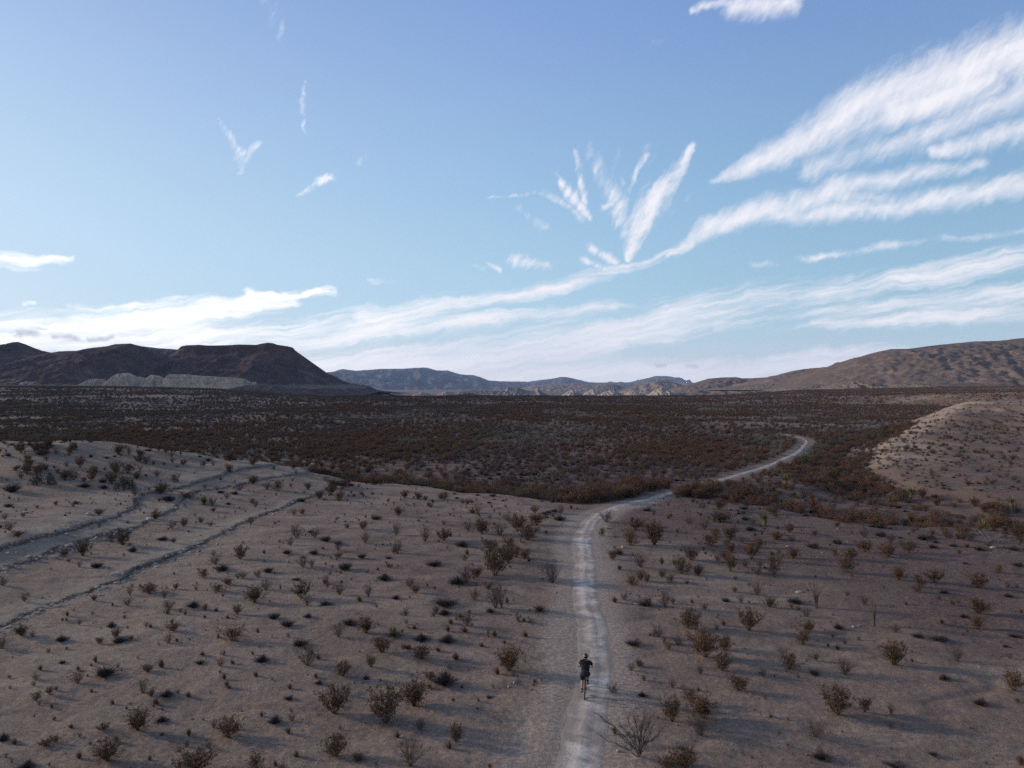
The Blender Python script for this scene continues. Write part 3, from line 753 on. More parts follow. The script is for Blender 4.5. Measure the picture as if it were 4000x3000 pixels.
# ------------------------------------------------------------------ plant shapes
class PB:
    """collects tubes and leaf faces; slot 0 = wood, slot 1 = leaves"""
    def __init__(s):
        s.v = []; s.t = []; s.mi = []; s.n = 0
    def tube(s, pts, r0, r1, sides=3, slot=0):
        pts = np.asarray(pts, float)
        k = len(pts)
        d = np.gradient(pts, axis=0)
        d /= np.linalg.norm(d, axis=1)[:, None] + 1e-9
        up = np.where(np.abs(d[:, 2:3]) > .9, np.array([[1., 0, 0]]), np.array([[0., 0, 1.]]))
        a = np.cross(d, up); a /= np.linalg.norm(a, axis=1)[:, None] + 1e-9
        b = np.cross(d, a)
        rr = np.linspace(r0, r1, k)[:, None]
        ring = [pts + rr * (math.cos(2 * math.pi * j / sides) * a + math.sin(2 * math.pi * j / sides) * b) for j in range(sides)]
        v = np.stack(ring, 1).reshape(-1, 3)
        for i in range(k - 1):
            for j in range(sides):
                p, q = i * sides + j, i * sides + (j + 1) % sides
                s.t.append((s.n + p, s.n + q, s.n + p + sides)); s.t.append((s.n + q, s.n + q + sides, s.n + p + sides))
                s.mi += [slot, slot]
        s.v.append(v); s.n += len(v)
    def leaves(s, pts, size, rng, slot=1, long=1.6):
        pts = np.asarray(pts, float)
        k = len(pts)
        a = rng.normal(size=(k, 3)); a /= np.linalg.norm(a, axis=1)[:, None]
        b = np.cross(a, rng.normal(size=(k, 3))); b /= np.linalg.norm(b, axis=1)[:, None] + 1e-9
        sz = size * rng.uniform(.6, 1.3, size=(k, 1))
        v = np.stack([pts - a * sz * long * .5, pts + b * sz * .5, pts + a * sz * long * .5, pts - b * sz * .5], 1).reshape(-1, 3)
        i = s.n + np.arange(k) * 4
        s.t += [tuple(x) for x in np.stack([i, i + 1, i + 2], -1)] + [tuple(x) for x in np.stack([i, i + 2, i + 3], -1)]
        s.mi += [slot] * (2 * k)
        s.v.append(v); s.n += len(v)
    def blade(s, p0, d, length, width, droop=0.0, slot=1):
        """stiff pointed leaf"""
        d = np.array(d, float); d /= np.linalg.norm(d)
        side = np.cross(d, [0, 0, 1.0]); side /= np.linalg.norm(side) + 1e-9
        p0 = np.array(p0, float)
        m_ = p0 + d * length * .55
        e = p0 + d * length - np.array([0, 0, droop * length])
        v = np.array([p0 - side * width * .35, p0 + side * width * .35, m_ + side * width * .5, m_ - side * width * .5, e])
        n = s.n
        s.t += [(n, n + 1, n + 2), (n, n + 2, n + 3), (n + 3, n + 2, n + 4)]
        s.mi += [slot] * 3
        s.v.append(v); s.n += 5
    def arrays(s):
        return np.concatenate(s.v), np.array(s.t), np.array(s.mi)
def fit(v, w=1.0, h=1.0):
    """scale to about 1 m wide and 1 m high, foot at the origin"""
    wx = np.percentile(np.hypot(v[:, 0], v[:, 1]), 96) * 2
    hz = np.percentile(v[:, 2], 98.5)
    return v * np.array([w / wx, w / wx, h / hz])
def grow(pb, rng, n_stem, spread, leafy, twigs, r, lean=0.0, bend=.25, leaf=.04, start=.45, sub=3):
    tips = []
    for k in range(n_stem):
        az_ = 2 * math.pi * (k + rng.uniform(-.4, .4)) / n_stem
        tilt = rng.uniform(.08, spread)
        L = rng.uniform(.75, 1.1)
        d = np.array([math.sin(tilt) * math.cos(az_) + lean, math.sin(tilt) * math.sin(az_), math.cos(tilt)])
        base = np.array([math.cos(az_), math.sin(az_), 0]) * rng.uniform(0, .07)
        p = [base]
        wob = rng.normal(size=3) * .12
        for j in range(1, 5):
            d = d + np.array([0, 0, bend * .25]) + wob * .3 + rng.normal(size=3) * .07
            d /= np.linalg.norm(d)
            p.append(p[-1] + d * L / 4)
        p = np.array(p)
        pb.tube(p, r, r * .45)
        for m_ in range(twigs):
            f = rng.uniform(start * .6, 1.0) * 3.99
            i = int(f); q0 = p[i] + (p[i + 1] - p[i]) * (f - i)
            dd = (p[i + 1] - p[i]) * 4 / L + rng.normal(size=3) * .55
            dd[2] = abs(dd[2]) * .8 + .25
            dd /= np.linalg.norm(dd)
            l2 = rng.uniform(.16, .34)
            q1 = q0 + dd * l2 * .5 + rng.normal(size=3) * .015
            q2 = q1 + (dd + rng.normal(size=3) * .25) * l2 * .5
            pb.tube([q0, q1, q2], r * .5, r * .22)
            tips.append((q1, q2))
            for _ in range(sub):
                d3 = dd + rng.normal(size=3) * .6
                d3 /= np.linalg.norm(d3)
                q3 = q1 + d3 * rng.uniform(.07, .16)
                pb.tube([q1, q3], r * .32, r * .18)
                tips.append((q1, q3))
    if leafy > 0:
        a = np.array([t[0] for t in tips]); b = np.array([t[1] for t in tips])
        i = rng.integers(0, len(tips), leafy)
        f = rng.uniform(.2, 1.1, size=(leafy, 1))
        pb.leaves(a[i] + (b[i] - a[i]) * f + rng.normal(size=(leafy, 3)) * .018, leaf, rng)
def shape_creosote(seed, full=1.0):
    rng = np.random.default_rng(seed); pb = PB()
    grow(pb, rng, int(24 * full), .80, int(2600 * full), 10, .0090, bend=.32, leaf=.030, start=.3, sub=3)
    return pb
def shape_bare(seed):
    rng = np.random.default_rng(seed); pb = PB()
    grow(pb, rng, 30, .95, 0, 9, .0080, bend=.12, sub=4, start=.3)
    return pb
def shape_mound(seed):
    rng = np.random.default_rng(seed); pb = PB()
    for k in range(520):
        a = rng.uniform(0, 2 * math.pi); u = rng.uniform(0, 1) ** .6
        tilt = 1.35 * u
        d = np.array([math.sin(tilt) * math.cos(a), math.sin(tilt) * math.sin(a), math.cos(tilt) * .62 + .08])
        L = rng.uniform(.45, 1.0) * (.8 + .35 * math.sin(3 * a + seed) * u)
        p0 = d * rng.uniform(.05, .5) * L
        p1 = d * L + rng.normal(size=3) * .04
        pb.tube([p0 * [1, 1, .8], (p0 + p1) / 2 + rng.normal(size=3) * .02, p1], .010, .005)
    return pb
def shape_tuft(seed):
    rng = np.random.default_rng(seed); pb = PB()
    for k in range(150):
        a = rng.uniform(0, 2 * math.pi); tilt = rng.uniform(.05, .95)
        d = (math.sin(tilt) * math.cos(a), math.sin(tilt) * math.sin(a), math.cos(tilt))
        pb.blade(np.array([math.cos(a), math.sin(a), 0]) * .06 * rng.uniform(), d, rng.uniform(.5, 1.0), .035, droop=.12 * tilt)
    return pb
def shape_sage(seed):
    """rounded grey-green bush"""
    rng = np.random.default_rng(seed); pb = PB()
    for k in range(12):
        a = rng.uniform(0, 2 * math.pi); tilt = rng.uniform(.1, 1.1)
        d = np.array([math.sin(tilt) * math.cos(a), math.sin(tilt) * math.sin(a), math.cos(tilt)])
        pb.tube([d * .02, d * .4, d * .75], .012, .006)
    m_ = 1100
    a = rng.uniform(0, 2 * math.pi, m_); c = rng.uniform(0.02, 1, m_)
    lob = 1 + .22 * np.sin(3 * a + seed) + .15 * np.sin(5 * a + 2 * seed + 4 * c)
    rr = lob * rng.uniform(.55, 1.0, m_) ** .5
    s_ = np.sqrt(1 - c ** 2)
    pb.leaves(np.stack([rr * s_ * np.cos(a), rr * s_ * np.sin(a), rr * c * .8], -1) * .5, .035, rng)
    return pb
def parts_of(pb, fitv):
    """split a plant shape into wood mesh data and leaf mesh data, and the joined one"""
    v, t, mi = pb.arrays()
    v = fit(v, *fitv)
    out = []
    for sl_ in (0, 1):
        tt = t[mi == sl_]
        if len(tt) == 0:
            out.append(None); continue
        u, inv = np.unique(tt, return_inverse=True)
        out.append((v[u], inv.reshape(-1, 3)))
    return v, t, mi, out

M['c_wood'] = plant_mat('creosote_wood', (.060, .045, .040), (.095, .075, .066), (.075, .06, .055))
M['c_leaf'] = plant_mat('creosote_leaf', (.118, .060, .024), (.052, .036, .020), (.128, .062, .026), scale=2.5)
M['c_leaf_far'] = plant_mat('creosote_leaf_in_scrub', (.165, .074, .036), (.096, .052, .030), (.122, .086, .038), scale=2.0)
M['bare'] = plant_mat('grey_twigs', (.082, .058, .054), (.054, .040, .040), (.095, .062, .052), scale=2.0)
M['bare_far'] = plant_mat('grey_twigs_in_scrub', (.155, .094, .074), (.094, .060, .050), (.180, .124, .098), scale=2.0)
M['mound'] = plant_mat('dark_mat_plant', (.052, .042, .046), (.078, .062, .060), (.066, .054, .054), scale=3.0)
M['tuft'] = plant_mat('ochre_grass', (.150, .096, .050), (.100, .070, .042), (.13, .098, .058), scale=2.0)
M['sage'] = plant_mat('grey_green_leaf', (.135, .128, .105), (.090, .086, .070), (.175, .160, .135), scale=2.0)
M['y_leaf'] = plant_mat('yucca_leaf', (.125, .125, .048), (.080, .088, .040), (.155, .140, .058), scale=1.0)
M['y_dead'] = plant_mat('dead_yucca_leaf', (.250, .185, .105), (.170, .125, .075), (.21, .16, .10), scale=1.0)
M['y_wood'] = plant_mat('yucca_trunk', (.130, .100, .078), (.190, .150, .120), (.15, .12, .10))
M['ocotillo'] = plant_mat('ocotillo_cane', (.095, .088, .074), (.065, .060, .052), (.11, .10, .08))
M['juniper'] = plant_mat('dark_evergreen_leaf', (.040, .044, .030), (.060, .062, .040), (.05, .05, .035))

KIND = {}
def register(key, shapes, fitv, wood, leaf, far_leaf=None):
    lst = []
    for pb in shapes:
        v, t, mi, pr = parts_of(pb, fitv)
        e = {}
        e['joined'] = np_mesh(key, v, None, t, mi)
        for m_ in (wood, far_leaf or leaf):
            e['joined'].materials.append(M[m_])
        for nm, d, mt in (('branches', pr[0], wood), ('foliage', pr[1], leaf)):
            if d is not None:
                me = np_mesh(nm, d[0], None, d[1]); me.materials.append(M[mt]); e[nm] = me
        lst.append(e)
    KIND[key] = lst
register('creosote_bush', [shape_creosote(s) for s in (1, 2, 3, 4)] + [shape_creosote(5, .7)], (1, 1), 'c_wood', 'c_leaf', 'c_leaf_far')
register('bare_shrub', [shape_bare(s) for s in (11, 12, 13)], (1, 1), 'bare', 'bare')
register('cushion_plant', [shape_mound(s) for s in (21, 22)], (1, 1), 'mound', 'mound')
register('grass_tuft', [shape_tuft(s) for s in (31, 32)], (1, 1), 'tuft', 'tuft')
register('sage_bush', [shape_sage(s) for s in (41, 42)], (1, 1), 'sage', 'sage')
register('evergreen_bush', [shape_sage(s) for s in (47, 48)], (1, 1), 'juniper', 'juniper')

# ------------------------------------------------------------------ where the plants stand, read off the photograph
# (x, y of the foot, width, height) in enlarged tiles of the photograph; c creosote, t bare shrub, d dark cushion, g grass tuft, e evergreen, w dead white shrub
T4 = """c510,350,80,90 t690,260,70,60 d1005,250,70,25 d820,325,60,35 d595,420,80,40 t490,420,40,40 t150,630,70,60 t20,535,60,60 c1135,165,50,50 t1060,180,70,50 t1550,155,60,50
c1480,370,80,80 t1330,400,90,60 d1370,440,100,45 t1830,240,110,80 t1790,285,60,50 t1945,235,80,60 d2010,260,70,40 d1770,335,60,30 d1940,340,60,35 t2085,315,60,50 c2090,360,60,30 t1870,420,90,80
t1925,415,60,50 t2015,520,60,60 c1255,485,70,60 t1500,490,80,50 t1590,480,60,50 d1655,450,70,35 t1640,560,90,70 c1570,635,120,90 c1860,610,110,90 t2095,590,90,70 d1830,500,60,20 d2010,650,100,25
d1690,735,80,45 d1900,730,60,30 t1730,560,20,40 c925,580,110,60 t800,590,50,60 c1085,555,40,35 t1015,610,60,60 t1040,680,90,60 c1345,570,90,50 c1405,530,60,40 c1465,710,60,60 g1335,690,40,25
g1145,715,35,35 g1265,735,35,25 g1405,735,40,25 g930,795,35,30 d690,790,60,40 c1070,810,80,45 c715,850,60,50 d740,880,110,40 g1590,820,35,35 t2090,850,100,80 t1780,850,30,30 d1850,900,110,45
c1440,870,130,80 d1620,1000,100,45 g1250,965,50,30 g1560,960,30,30 g1435,1015,45,30 g1925,955,50,35 g1965,985,50,35 d380,875,80,45 g415,720,40,35 c130,840,90,60 t200,850,50,40 g590,1005,40,45
d650,1090,140,70 c910,1065,80,45 g250,1055,50,40 g1385,1110,45,40 g1580,1095,50,35 g1415,1170,35,30 g1165,1220,60,35 g565,1190,35,30 g1950,1100,45,35 c2115,1090,100,90 g1790,1170,50,40
t880,1195,90,90 c935,1215,50,45 g965,1265,70,40 d1030,1215,90,45 c225,1245,60,60 g695,1265,40,35 g320,1290,35,35 c850,1425,140,120 g1615,1340,40,40 c2065,1320,190,160 d1000,1370,90,35
g1165,1460,50,55 c1410,1470,150,110 g1460,1420,50,50 t1320,1410,60,60 g1780,1445,60,50 c280,1520,80,40 c340,1500,60,45 g720,1500,50,50 c660,1610,170,110 g490,1600,60,50 c635,1425,80,40
g1000,1455,40,25 g440,1410,50,30 d20,1490,70,60 c2070,1580,150,130 g1830,1590,60,45 c1200,1690,240,130 c1580,1660,110,90 g1700,1645,50,40 d170,1655,110,50 g925,1610,40,35 d1700,1380,90,50 t1800,1370,60,50"""
T5 = """c205,825,100,95 d550,870,110,50 d710,880,120,50 d100,775,80,50 c300,945,130,90 c545,985,120,80 c235,1035,60,70 g760,990,80,50 d205,1110,40,30 c600,1110,80,50 d690,1140,170,90
t720,1050,50,30 c500,1275,170,140 c330,1380,230,200 t475,1645,220,170 g155,1615,110,60 g400,1470,60,50 c760,1495,90,100 g720,1540,60,50 g745,1250,40,35 g900,1250,30,30 d970,1225,60,20
t1730,1195,90,60 d1910,1215,70,30 g1740,1450,50,60 d1860,900,110,40 t2010,850,100,70 t1840,1055,70,50 c1890,1030,60,40 g1740,635,60,40 t1800,620,60,50 d1930,655,90,45 t2050,660,130,110
c1850,530,90,60 c1900,500,60,60 c1940,510,50,50 c2030,480,50,45 t1900,420,130,90 g2030,400,50,50 c1725,370,60,50 d1760,340,70,40 g1770,435,50,40 c1840,285,110,90 c1985,280,140,140 c1870,190,90,70
t1690,140,110,70 t1355,515,150,130 c1000,470,170,180 c970,310,90,60 c1090,310,90,80 c1080,390,110,90 c1110,420,70,50 g830,340,50,40 g1210,385,50,40 d800,290,90,40 d630,410,110,40 d320,500,90,50
d180,365,60,35 c685,255,90,70 t570,260,90,100 t400,335,80,90 t390,220,80,80 t200,270,80,70 c185,185,60,50 t480,540,80,60 t220,600,70,80 t820,510,130,110 d770,520,130,50 c890,480,80,60 t875,620,80,80
c960,555,60,40 t1005,670,130,150 g1075,640,40,50 d700,655,180,50 t830,780,110,90 g815,820,70,40 d690,710,90,35 t960,850,30,60 g1190,850,60,40 g1280,690,120,40 g1215,820,50,30 t1220,765,60,30
g165,630,60,40 c920,215,100,90 t1030,225,110,80 c1140,195,120,100 c1200,250,130,90 c1260,160,100,70 d1400,130,80,40 g730,770,50,35 d970,700,60,30 c1660,225,50,50 d75,435,90,60 t40,590,80,80
d390,615,60,30 t270,670,30,30 g650,940,60,30 g920,910,50,30 g1060,890,40,25 d465,925,50,35 g505,800,50,25"""
T6 = """t145,155,90,60 c340,140,140,60 t540,165,50,60 c665,90,90,50 c310,230,60,50 c400,250,90,80 c275,285,120,70 t380,285,50,50 t470,270,50,50 c580,300,60,60 c530,370,90,110 c405,330,60,60
c155,375,100,80 c100,460,110,100 c200,470,70,60 c400,445,90,110 c370,370,80,50 c490,420,40,40 t585,420,60,50 t570,470,70,60 c670,465,100,120 t320,380,60,50 t700,335,40,40 c790,365,70,60
c795,395,50,45 d910,300,90,40 c1230,325,90,70 c1140,370,90,70 c1375,355,110,80 c1045,345,50,45 d1060,275,70,40 c685,250,80,45 t775,260,60,40 t1225,235,90,60 c1500,330,100,70 d1330,230,80,40
d1590,250,90,40 d1645,300,60,30 c1730,230,50,50 c1840,220,90,50 w2000,295,80,70 d2150,315,70,30 c2055,455,60,60 c1440,500,80,80 c1660,515,110,80 t1550,570,120,60 c1930,545,110,90 c1930,705,130,90
c30,510,60,50 t10,670,90,90 t565,590,80,80 t465,640,60,60 d370,630,60,30 c645,665,70,60 d800,640,100,40 t1225,650,70,60 t870,725,70,50 c515,810,130,130 c140,795,130,110 t315,805,40,40
c885,815,90,60 c845,895,100,90 d1065,800,70,40 t1420,825,90,60 d1565,855,80,35 d1690,870,110,40 d1840,725,60,30 c1920,800,80,80 c365,930,100,90 c350,1055,110,110 t75,895,100,60 t20,930,60,60
t215,1080,60,60 t600,1090,50,60 c450,1180,120,90 c765,1050,120,110 d920,1085,70,40 c1410,1020,140,140 t1800,1000,110,100 d1720,1110,70,40 c2150,1180,120,120 d1950,1270,100,50 c1065,1330,180,170
c1230,1315,80,90 t1390,1325,60,80 c150,1250,110,90 c230,1350,160,130 t215,1455,140,130 c40,1370,140,140 g650,1345,40,25 t925,1465,200,100 d960,1600,130,60 c120,1650,170,120 d1650,1580,60,30
c2190,1640,60,60 d1420,1650,140,30 d2110,600,60,30 c10,1655,120,70 d2160,850,90,30 t2110,545,50,40 d1720,580,60,25"""
T1 = """d75,1140,100,65 c180,985,60,50 c495,990,60,70 t735,900,40,60 t795,910,60,60 c860,955,60,40 c715,1030,50,50 t850,1050,40,40 e770,1125,130,75 c1080,1080,60,50 c990,1148,90,60 c980,887,60,50
t1060,925,40,35 g1115,915,20,40 c1130,972,50,30 t1315,982,30,40 c1415,1012,50,50 e310,1095,60,70 e225,1095,90,60 t130,1058,60,50 t1310,1225,70,60 t830,1165,70,60 c1150,1172,80,40 d1040,1195,100,40
t830,1212,50,40 t1400,1182,50,40 c1560,1092,70,50 t1480,1132,70,50 t1650,1127,70,50 t1575,1232,50,50 c1810,1002,50,50 c1850,980,40,40 t1795,1112,40,30 d1860,1200,60,30 c1970,1182,70,50 c2095,1192,60,50
d270,868,150,36 d260,910,90,40 t60,1380,90,60 c110,1415,70,35 t410,985,40,35 d560,925,30,20 t30,1310,50,40 c610,1285,70,40 d640,1120,60,30 d520,1110,90,30 t255,990,50,35 c430,905,40,40 d50,920,40,25
t1265,1120,40,30 d1450,1155,50,25 t2010,1075,60,40 c2130,1110,100,50 c2120,1010,110,50 t1340,1130,40,30"""
TILES = {'4': (T4, 0, 1950), '5': (T5, 1300, 1950), '6': (T6, 2600, 1950), '1': (T1, 0, 1200)}
ABBR = {'c': 'creosote_bush', 't': 'bare_shrub', 'd': 'cushion_plant', 'g': 'grass_tuft', 'e': 'evergreen_bush', 'w': 'dead_shrub'}
K_ = 1400 / 2212.0
spots = []
for tid, (txt, ox, oy) in TILES.items():
    for tok in txt.split():
        kd = ABBR[tok[0]]
        x, y, w_, h_ = (float(a) for a in tok[1:].split(','))
        px, py = ox + K_ * x, oy + K_ * y
        if any(abs(px - s_['px']) < 24 and abs(py - s_['py']) < 20 and s_['kind'] == kd for s_ in spots):
            continue
        spots.append(dict(kind=kd, px=px, py=py, w=w_ * K_, h=h_ * K_, near=True))
gx, gy, gz = on_ground([s_['px'] for s_ in spots], [s_['py'] for s_ in spots])
for s_, x, y, z in zip(spots, gx, gy, gz):
    s_.update(x=x, y=y, z=z, w=s_['w'] / F * y, h=s_['h'] / F * y * (1.0 if s_['kind'] != 'cushion_plant' else .85))

def to_px(x, y, z):
    return 2000 + F * x / y, 1500 + F * (H - z) / y
# many more small plants than can be read one by one: the far rim of the open ground, and the scrub beyond it
def scatter(n, r0, r1, spread=.82, power=1.0, seed=1):
    rng = np.random.default_rng(seed)
    y = (r0 ** (1 + power) + (r1 ** (1 + power) - r0 ** (1 + power)) * rng.uniform(size=n)) ** (1 / (1 + power))
    x = rng.uniform(-spread, spread, n) * y
    return x, y, rng
extra = []
# open ground between 45 m and the rim
X_, Y_, rng = scatter(3200, 22, 112, seed=5)
z_, pale_, red_, dust_, scr_, out_, clr_, q_, dw_ = fields(X_, Y_)
rd_ = road_dist(X_, Y_)
e_ = edge_y(X_)
clump_ = fbm(X_ * .22, Y_ * .22, 3, 120)
have = np.array([(s_['x'], s_['y']) for s_ in spots])
for k in range(len(X_)):
    if out_[k] > .3 or rd_[k] < 2.6:
        continue
    t_ = X_[k] / Y_[k]
    rim = (Y_[k] / e_[k])
    dens = .17 + .83 * ss(.70, .95, rim) * (1 if t_ > -.26 else .6)
    dens *= (1 - .6 * pale_[k]) * (.35 + 1.3 * max(0, clump_[k] + .25))
    brush = t_ < -.50 and .80 < rim < .99
    if brush: dens = .95
    if rng.uniform() > dens * .9:
        continue
    dmin = np.min(np.hypot(have[:, 0] - X_[k], have[:, 1] - Y_[k]))
    if dmin < (.5 if brush else 1.0 - .6 * max(0, clump_[k])):
        continue
    kd = rng.choice(['creosote_bush', 'bare_shrub', 'cushion_plant', 'grass_tuft'], p=[.34, .33, .18, .15])
    w_ = {'creosote_bush': 1.15, 'bare_shrub': 1.0, 'cushion_plant': .9, 'grass_tuft': .5}[kd] * (.32 + 1.0 * rng.uniform() ** 1.8)
    extra.append(dict(kind=kd, x=X_[k], y=Y_[k], z=z_[k], w=w_, h=w_ * {'creosote_bush': .85, 'bare_shrub': .75, 'cushion_plant': .38, 'grass_tuft': .75}[kd], near=True))
# tiny tufts and sprigs close by
X_, Y_, rng = scatter(4200, 20, 85, seed=6)
z_, pale_, red_, dust_, scr_, out_, clr_, q_, dw_ = fields(X_, Y_)
rd_ = road_dist(X_, Y_)
clump_ = fbm(X_ * .3, Y_ * .3, 3, 121)
small = []
for k in range(len(X_)):
    if out_[k] > .3 or rd_[k] < 1.8 or rng.uniform() > .25 + 1.6 * max(0, clump_[k]):
        continue
    small.append((X_[k], Y_[k], z_[k], min(.5, .08 + rng.exponential(.09))))
# the scrub
def scrub_points(n, r0, r1, seed, power=1.0, size=(.7, 1.5)):
    X_, Y_, rng = scatter(n, r0, r1, .88, power, seed)
    z_, pale_, red_, dust_, scr_, out_, clr_, q_, dw_ = fields(X_, Y_)
    rd_ = road_dist(X_, Y_)
    clump = fbm(X_ * .06, Y_ * .035, 4, 90)
    hill = ss(-1, 8, q_) * ss(.2, .35, X_ / Y_) * ss(480, 330, Y_)
    bands = fbm(X_ * .011, Y_ * .032, 4, 130)
    rough_ = ss(.22, .34, X_ / Y_) * ss(150, 200, Y_) * ss(900, 600, Y_)
    dens = out_ ** 2 * (.74 + .85 * clump) * (1 - .62 * ss(.08, .32, bands) * ss(150, 260, Y_)) * (1 - .35 * rough_) * (1 - .93 * np.clip(clr_, 0, 1)) * (1 - .55 * hill) * ss(1.6, 2.6, rd_)
    inwash = ss(6.5, 3, dw_) * ss(.10, .2, X_ / Y_)
    rim = ss(20, 5, Y_ - edge_y(X_)) * ss(.2, .7, out_)
    dens = np.maximum(dens, .95 * np.maximum(inwash * ss(1.0, 2.2, dw_), rim * .9 * ss(1.9, 2.8, rd_)))
    keep = rng.uniform(size=n) < dens
    res = []
    typ = fbm(X_ * .035 + 40, Y_ * .02, 3, 95) + rng.normal(size=n) * .28
    grey = fbm(X_ * .05 - 30, Y_ * .03, 3, 96) + rng.normal(size=n) * .22
    tall = 1 + .75 * np.maximum(inwash, rim)
    for k in np.nonzero(keep)[0]:
        if grey[k] > .34:
            kd = 'sage_bush'
        elif typ[k] > -.02:
            kd = 'creosote_bush'
        elif typ[k] < -.62:
            kd = 'cushion_plant'
        else:
            kd = 'bare_shrub'
        if max(inwash[k], rim[k]) > .5:
            u_ = rng.uniform()
            kd = 'evergreen_bush' if u_ < .06 * (inwash[k] > .5) else 'bare_shrub' if u_ < .42 else 'creosote_bush'
        w_ = rng.uniform(*size) * tall[k] * (.75 if kd in ('sage_bush', 'cushion_plant') else 1.0) * (1 - .35 * hill[k])
        res.append(dict(kind=kd, x=X_[k], y=Y_[k], z=z_[k], w=w_, h=w_ * {'creosote_bush': .68, 'bare_shrub': .62, 'cushion_plant': .42, 'sage_bush': .5, 'evergreen_bush': .9}[kd] * rng.uniform(.8, 1.2), near=False))
    return res
scrub = scrub_points(30000, 58, 200, 7, size=(.5, 1.5)) + scrub_points(62000, 200, 450, 17, size=(.6, 1.6)) + scrub_points(90000, 450, 1080, 8, power=.9, size=(1.0, 2.4))

def dist_key(s_):
    return s_['y']
allp = spots + sorted(extra, key=dist_key) + sorted(scrub, key=dist_key)
CAP = {'creosote_bush': 300, 'bare_shrub': 260, 'cushion_plant': 150, 'grass_tuft': 150, 'sage_bush': 60, 'evergreen_bush': 25, 'dead_shrub': 1}
count = {}
singles, rest = [], {}
for s_ in allp:
    k = s_['kind']
    visible = s_['near'] or (abs(s_['x'] / s_['y']) < .70 and s_['y'] < 200)
    if visible and count.get(k, 0) < CAP[k]:
        count[k] = count.get(k, 0) + 1
        singles.append(s_)
    else:
        rest.setdefault(k, []).append(s_)
print('singles', count, 'rest', {k: len(v) for k, v in rest.items()})

# ------------------------------------------------------------------ labels: where each plant stands among its own kind
NOUN = {'creosote_bush': ('creosote bush', 'bush'), 'bare_shrub': ('bare twiggy shrub', 'shrub'), 'cushion_plant': ('dark cushion plant', 'plant'),
        'grass_tuft': ('ochre grass tuft', 'grass tuft'), 'sage_bush': ('grey-green bush', 'bush'), 'evergreen_bush': ('dark evergreen bush', 'bush'), 'dead_shrub': ('bleached dead shrub', 'shrub')}
ORD = 'first second third fourth fifth sixth seventh eighth ninth tenth eleventh twelfth thirteenth fourteenth fifteenth sixteenth seventeenth eighteenth nineteenth twentieth'.split()
def column(px):
    for lim, nm in ((420, 'far left'), (950, 'left'), (1500, 'between left ledges and track'), (2280, 'left of track'), (2850, 'right of track'), (3450, 'right'), (9999, 'far right')):
        if px < lim: return nm
def band(py):
    for lim, nm in ((2040, 'near far rim'), (2200, 'midway up open ground'), (2380, 'well beyond cyclist'), (2570, 'just beyond cyclist'), (2760, 'level with cyclist'), (2900, 'nearer than cyclist'), (9999, 'at bottom edge')):
        if py < lim: return nm
cells = {}
for s_ in singles:
    s_['px'], s_['py'] = to_px(s_['x'], s_['y'], s_['z'])
    if s_['near'] and s_['kind'] != 'dead_shrub':
        cells.setdefault((s_['kind'], column(s_['px']), band(s_['py'])), []).append(s_)
for (k, c_, b_), lst in cells.items():
    lst.sort(key=lambda s_: s_['px'])
    for i, s_ in enumerate(lst):
        if len(lst) == 1:
            s_['label'] = f'lone {NOUN[k][0]} {c_}, {b_}'
        else:
            s_['label'] = f'{NOUN[k][0]} {c_}, {b_}, {ORD[min(i, 19)]} from left'
        s_['group'] = f"{NOUN[k][0]}s on the open ground"
for s_ in singles:
    if not s_['near']:
        t_ = s_['px']
        zone = ('left of the track' if t_ < 2250 else 'around the track bend' if t_ < 3150 else 'in the wash at right' if s_['py'] > 1850 else 'on the right-hand slope')
        dep = 'at the near edge' if s_['py'] > 1900 else 'farther back'
        s_['label'] = f'{NOUN[s_["kind"]][0]} in the dense scrub {zone}, {dep}'
        s_['group'] = f'{NOUN[s_["kind"]][0]}s in the dense scrub'

# ------------------------------------------------------------------ place the single plants
def place_plant(s_, idx):
    k = s_['kind']
    var = KIND[k][idx % len(KIND[k])]
    rz = RNG.uniform(0, 2 * math.pi)
    loc = (s_['x'], s_['y'], s_['z'] - .02)
    wk = 1.18 if k == 'creosote_bush' and s_['near'] else 1.0
    scl = (s_['w'] * wk, s_['w'] * wk, s_['h'] * (1.06 if wk > 1 else 1.0))
    big = s_['near'] and k in ('creosote_bush',) and s_['w'] / s_['y'] * F > 40
    if big:
        r_ = link(k, None)
        r_.empty_display_size = .2
        f_ = link('foliage', var['foliage'], parent=r_)
        link('branches', var['branches'], parent=r_)
        if s_['py'] > 2500 and idx % 3 == 0: f_['label'] = 'sparse olive-brown leaves at the branch tips'
    else:
        r_ = link(k, var['joined'])
    r_.location = loc; r_.rotation_euler = (0, 0, rz); r_.scale = scl
    tag(r_, s_['label'], NOUN[k][1], s_['group'])
    return r_
ci = {}
for s_ in singles:
    if s_['kind'] == 'dead_shrub':
        continue
    i = ci.get(s_['kind'], 0); ci[s_['kind']] = i + 1
    place_plant(s_, i)

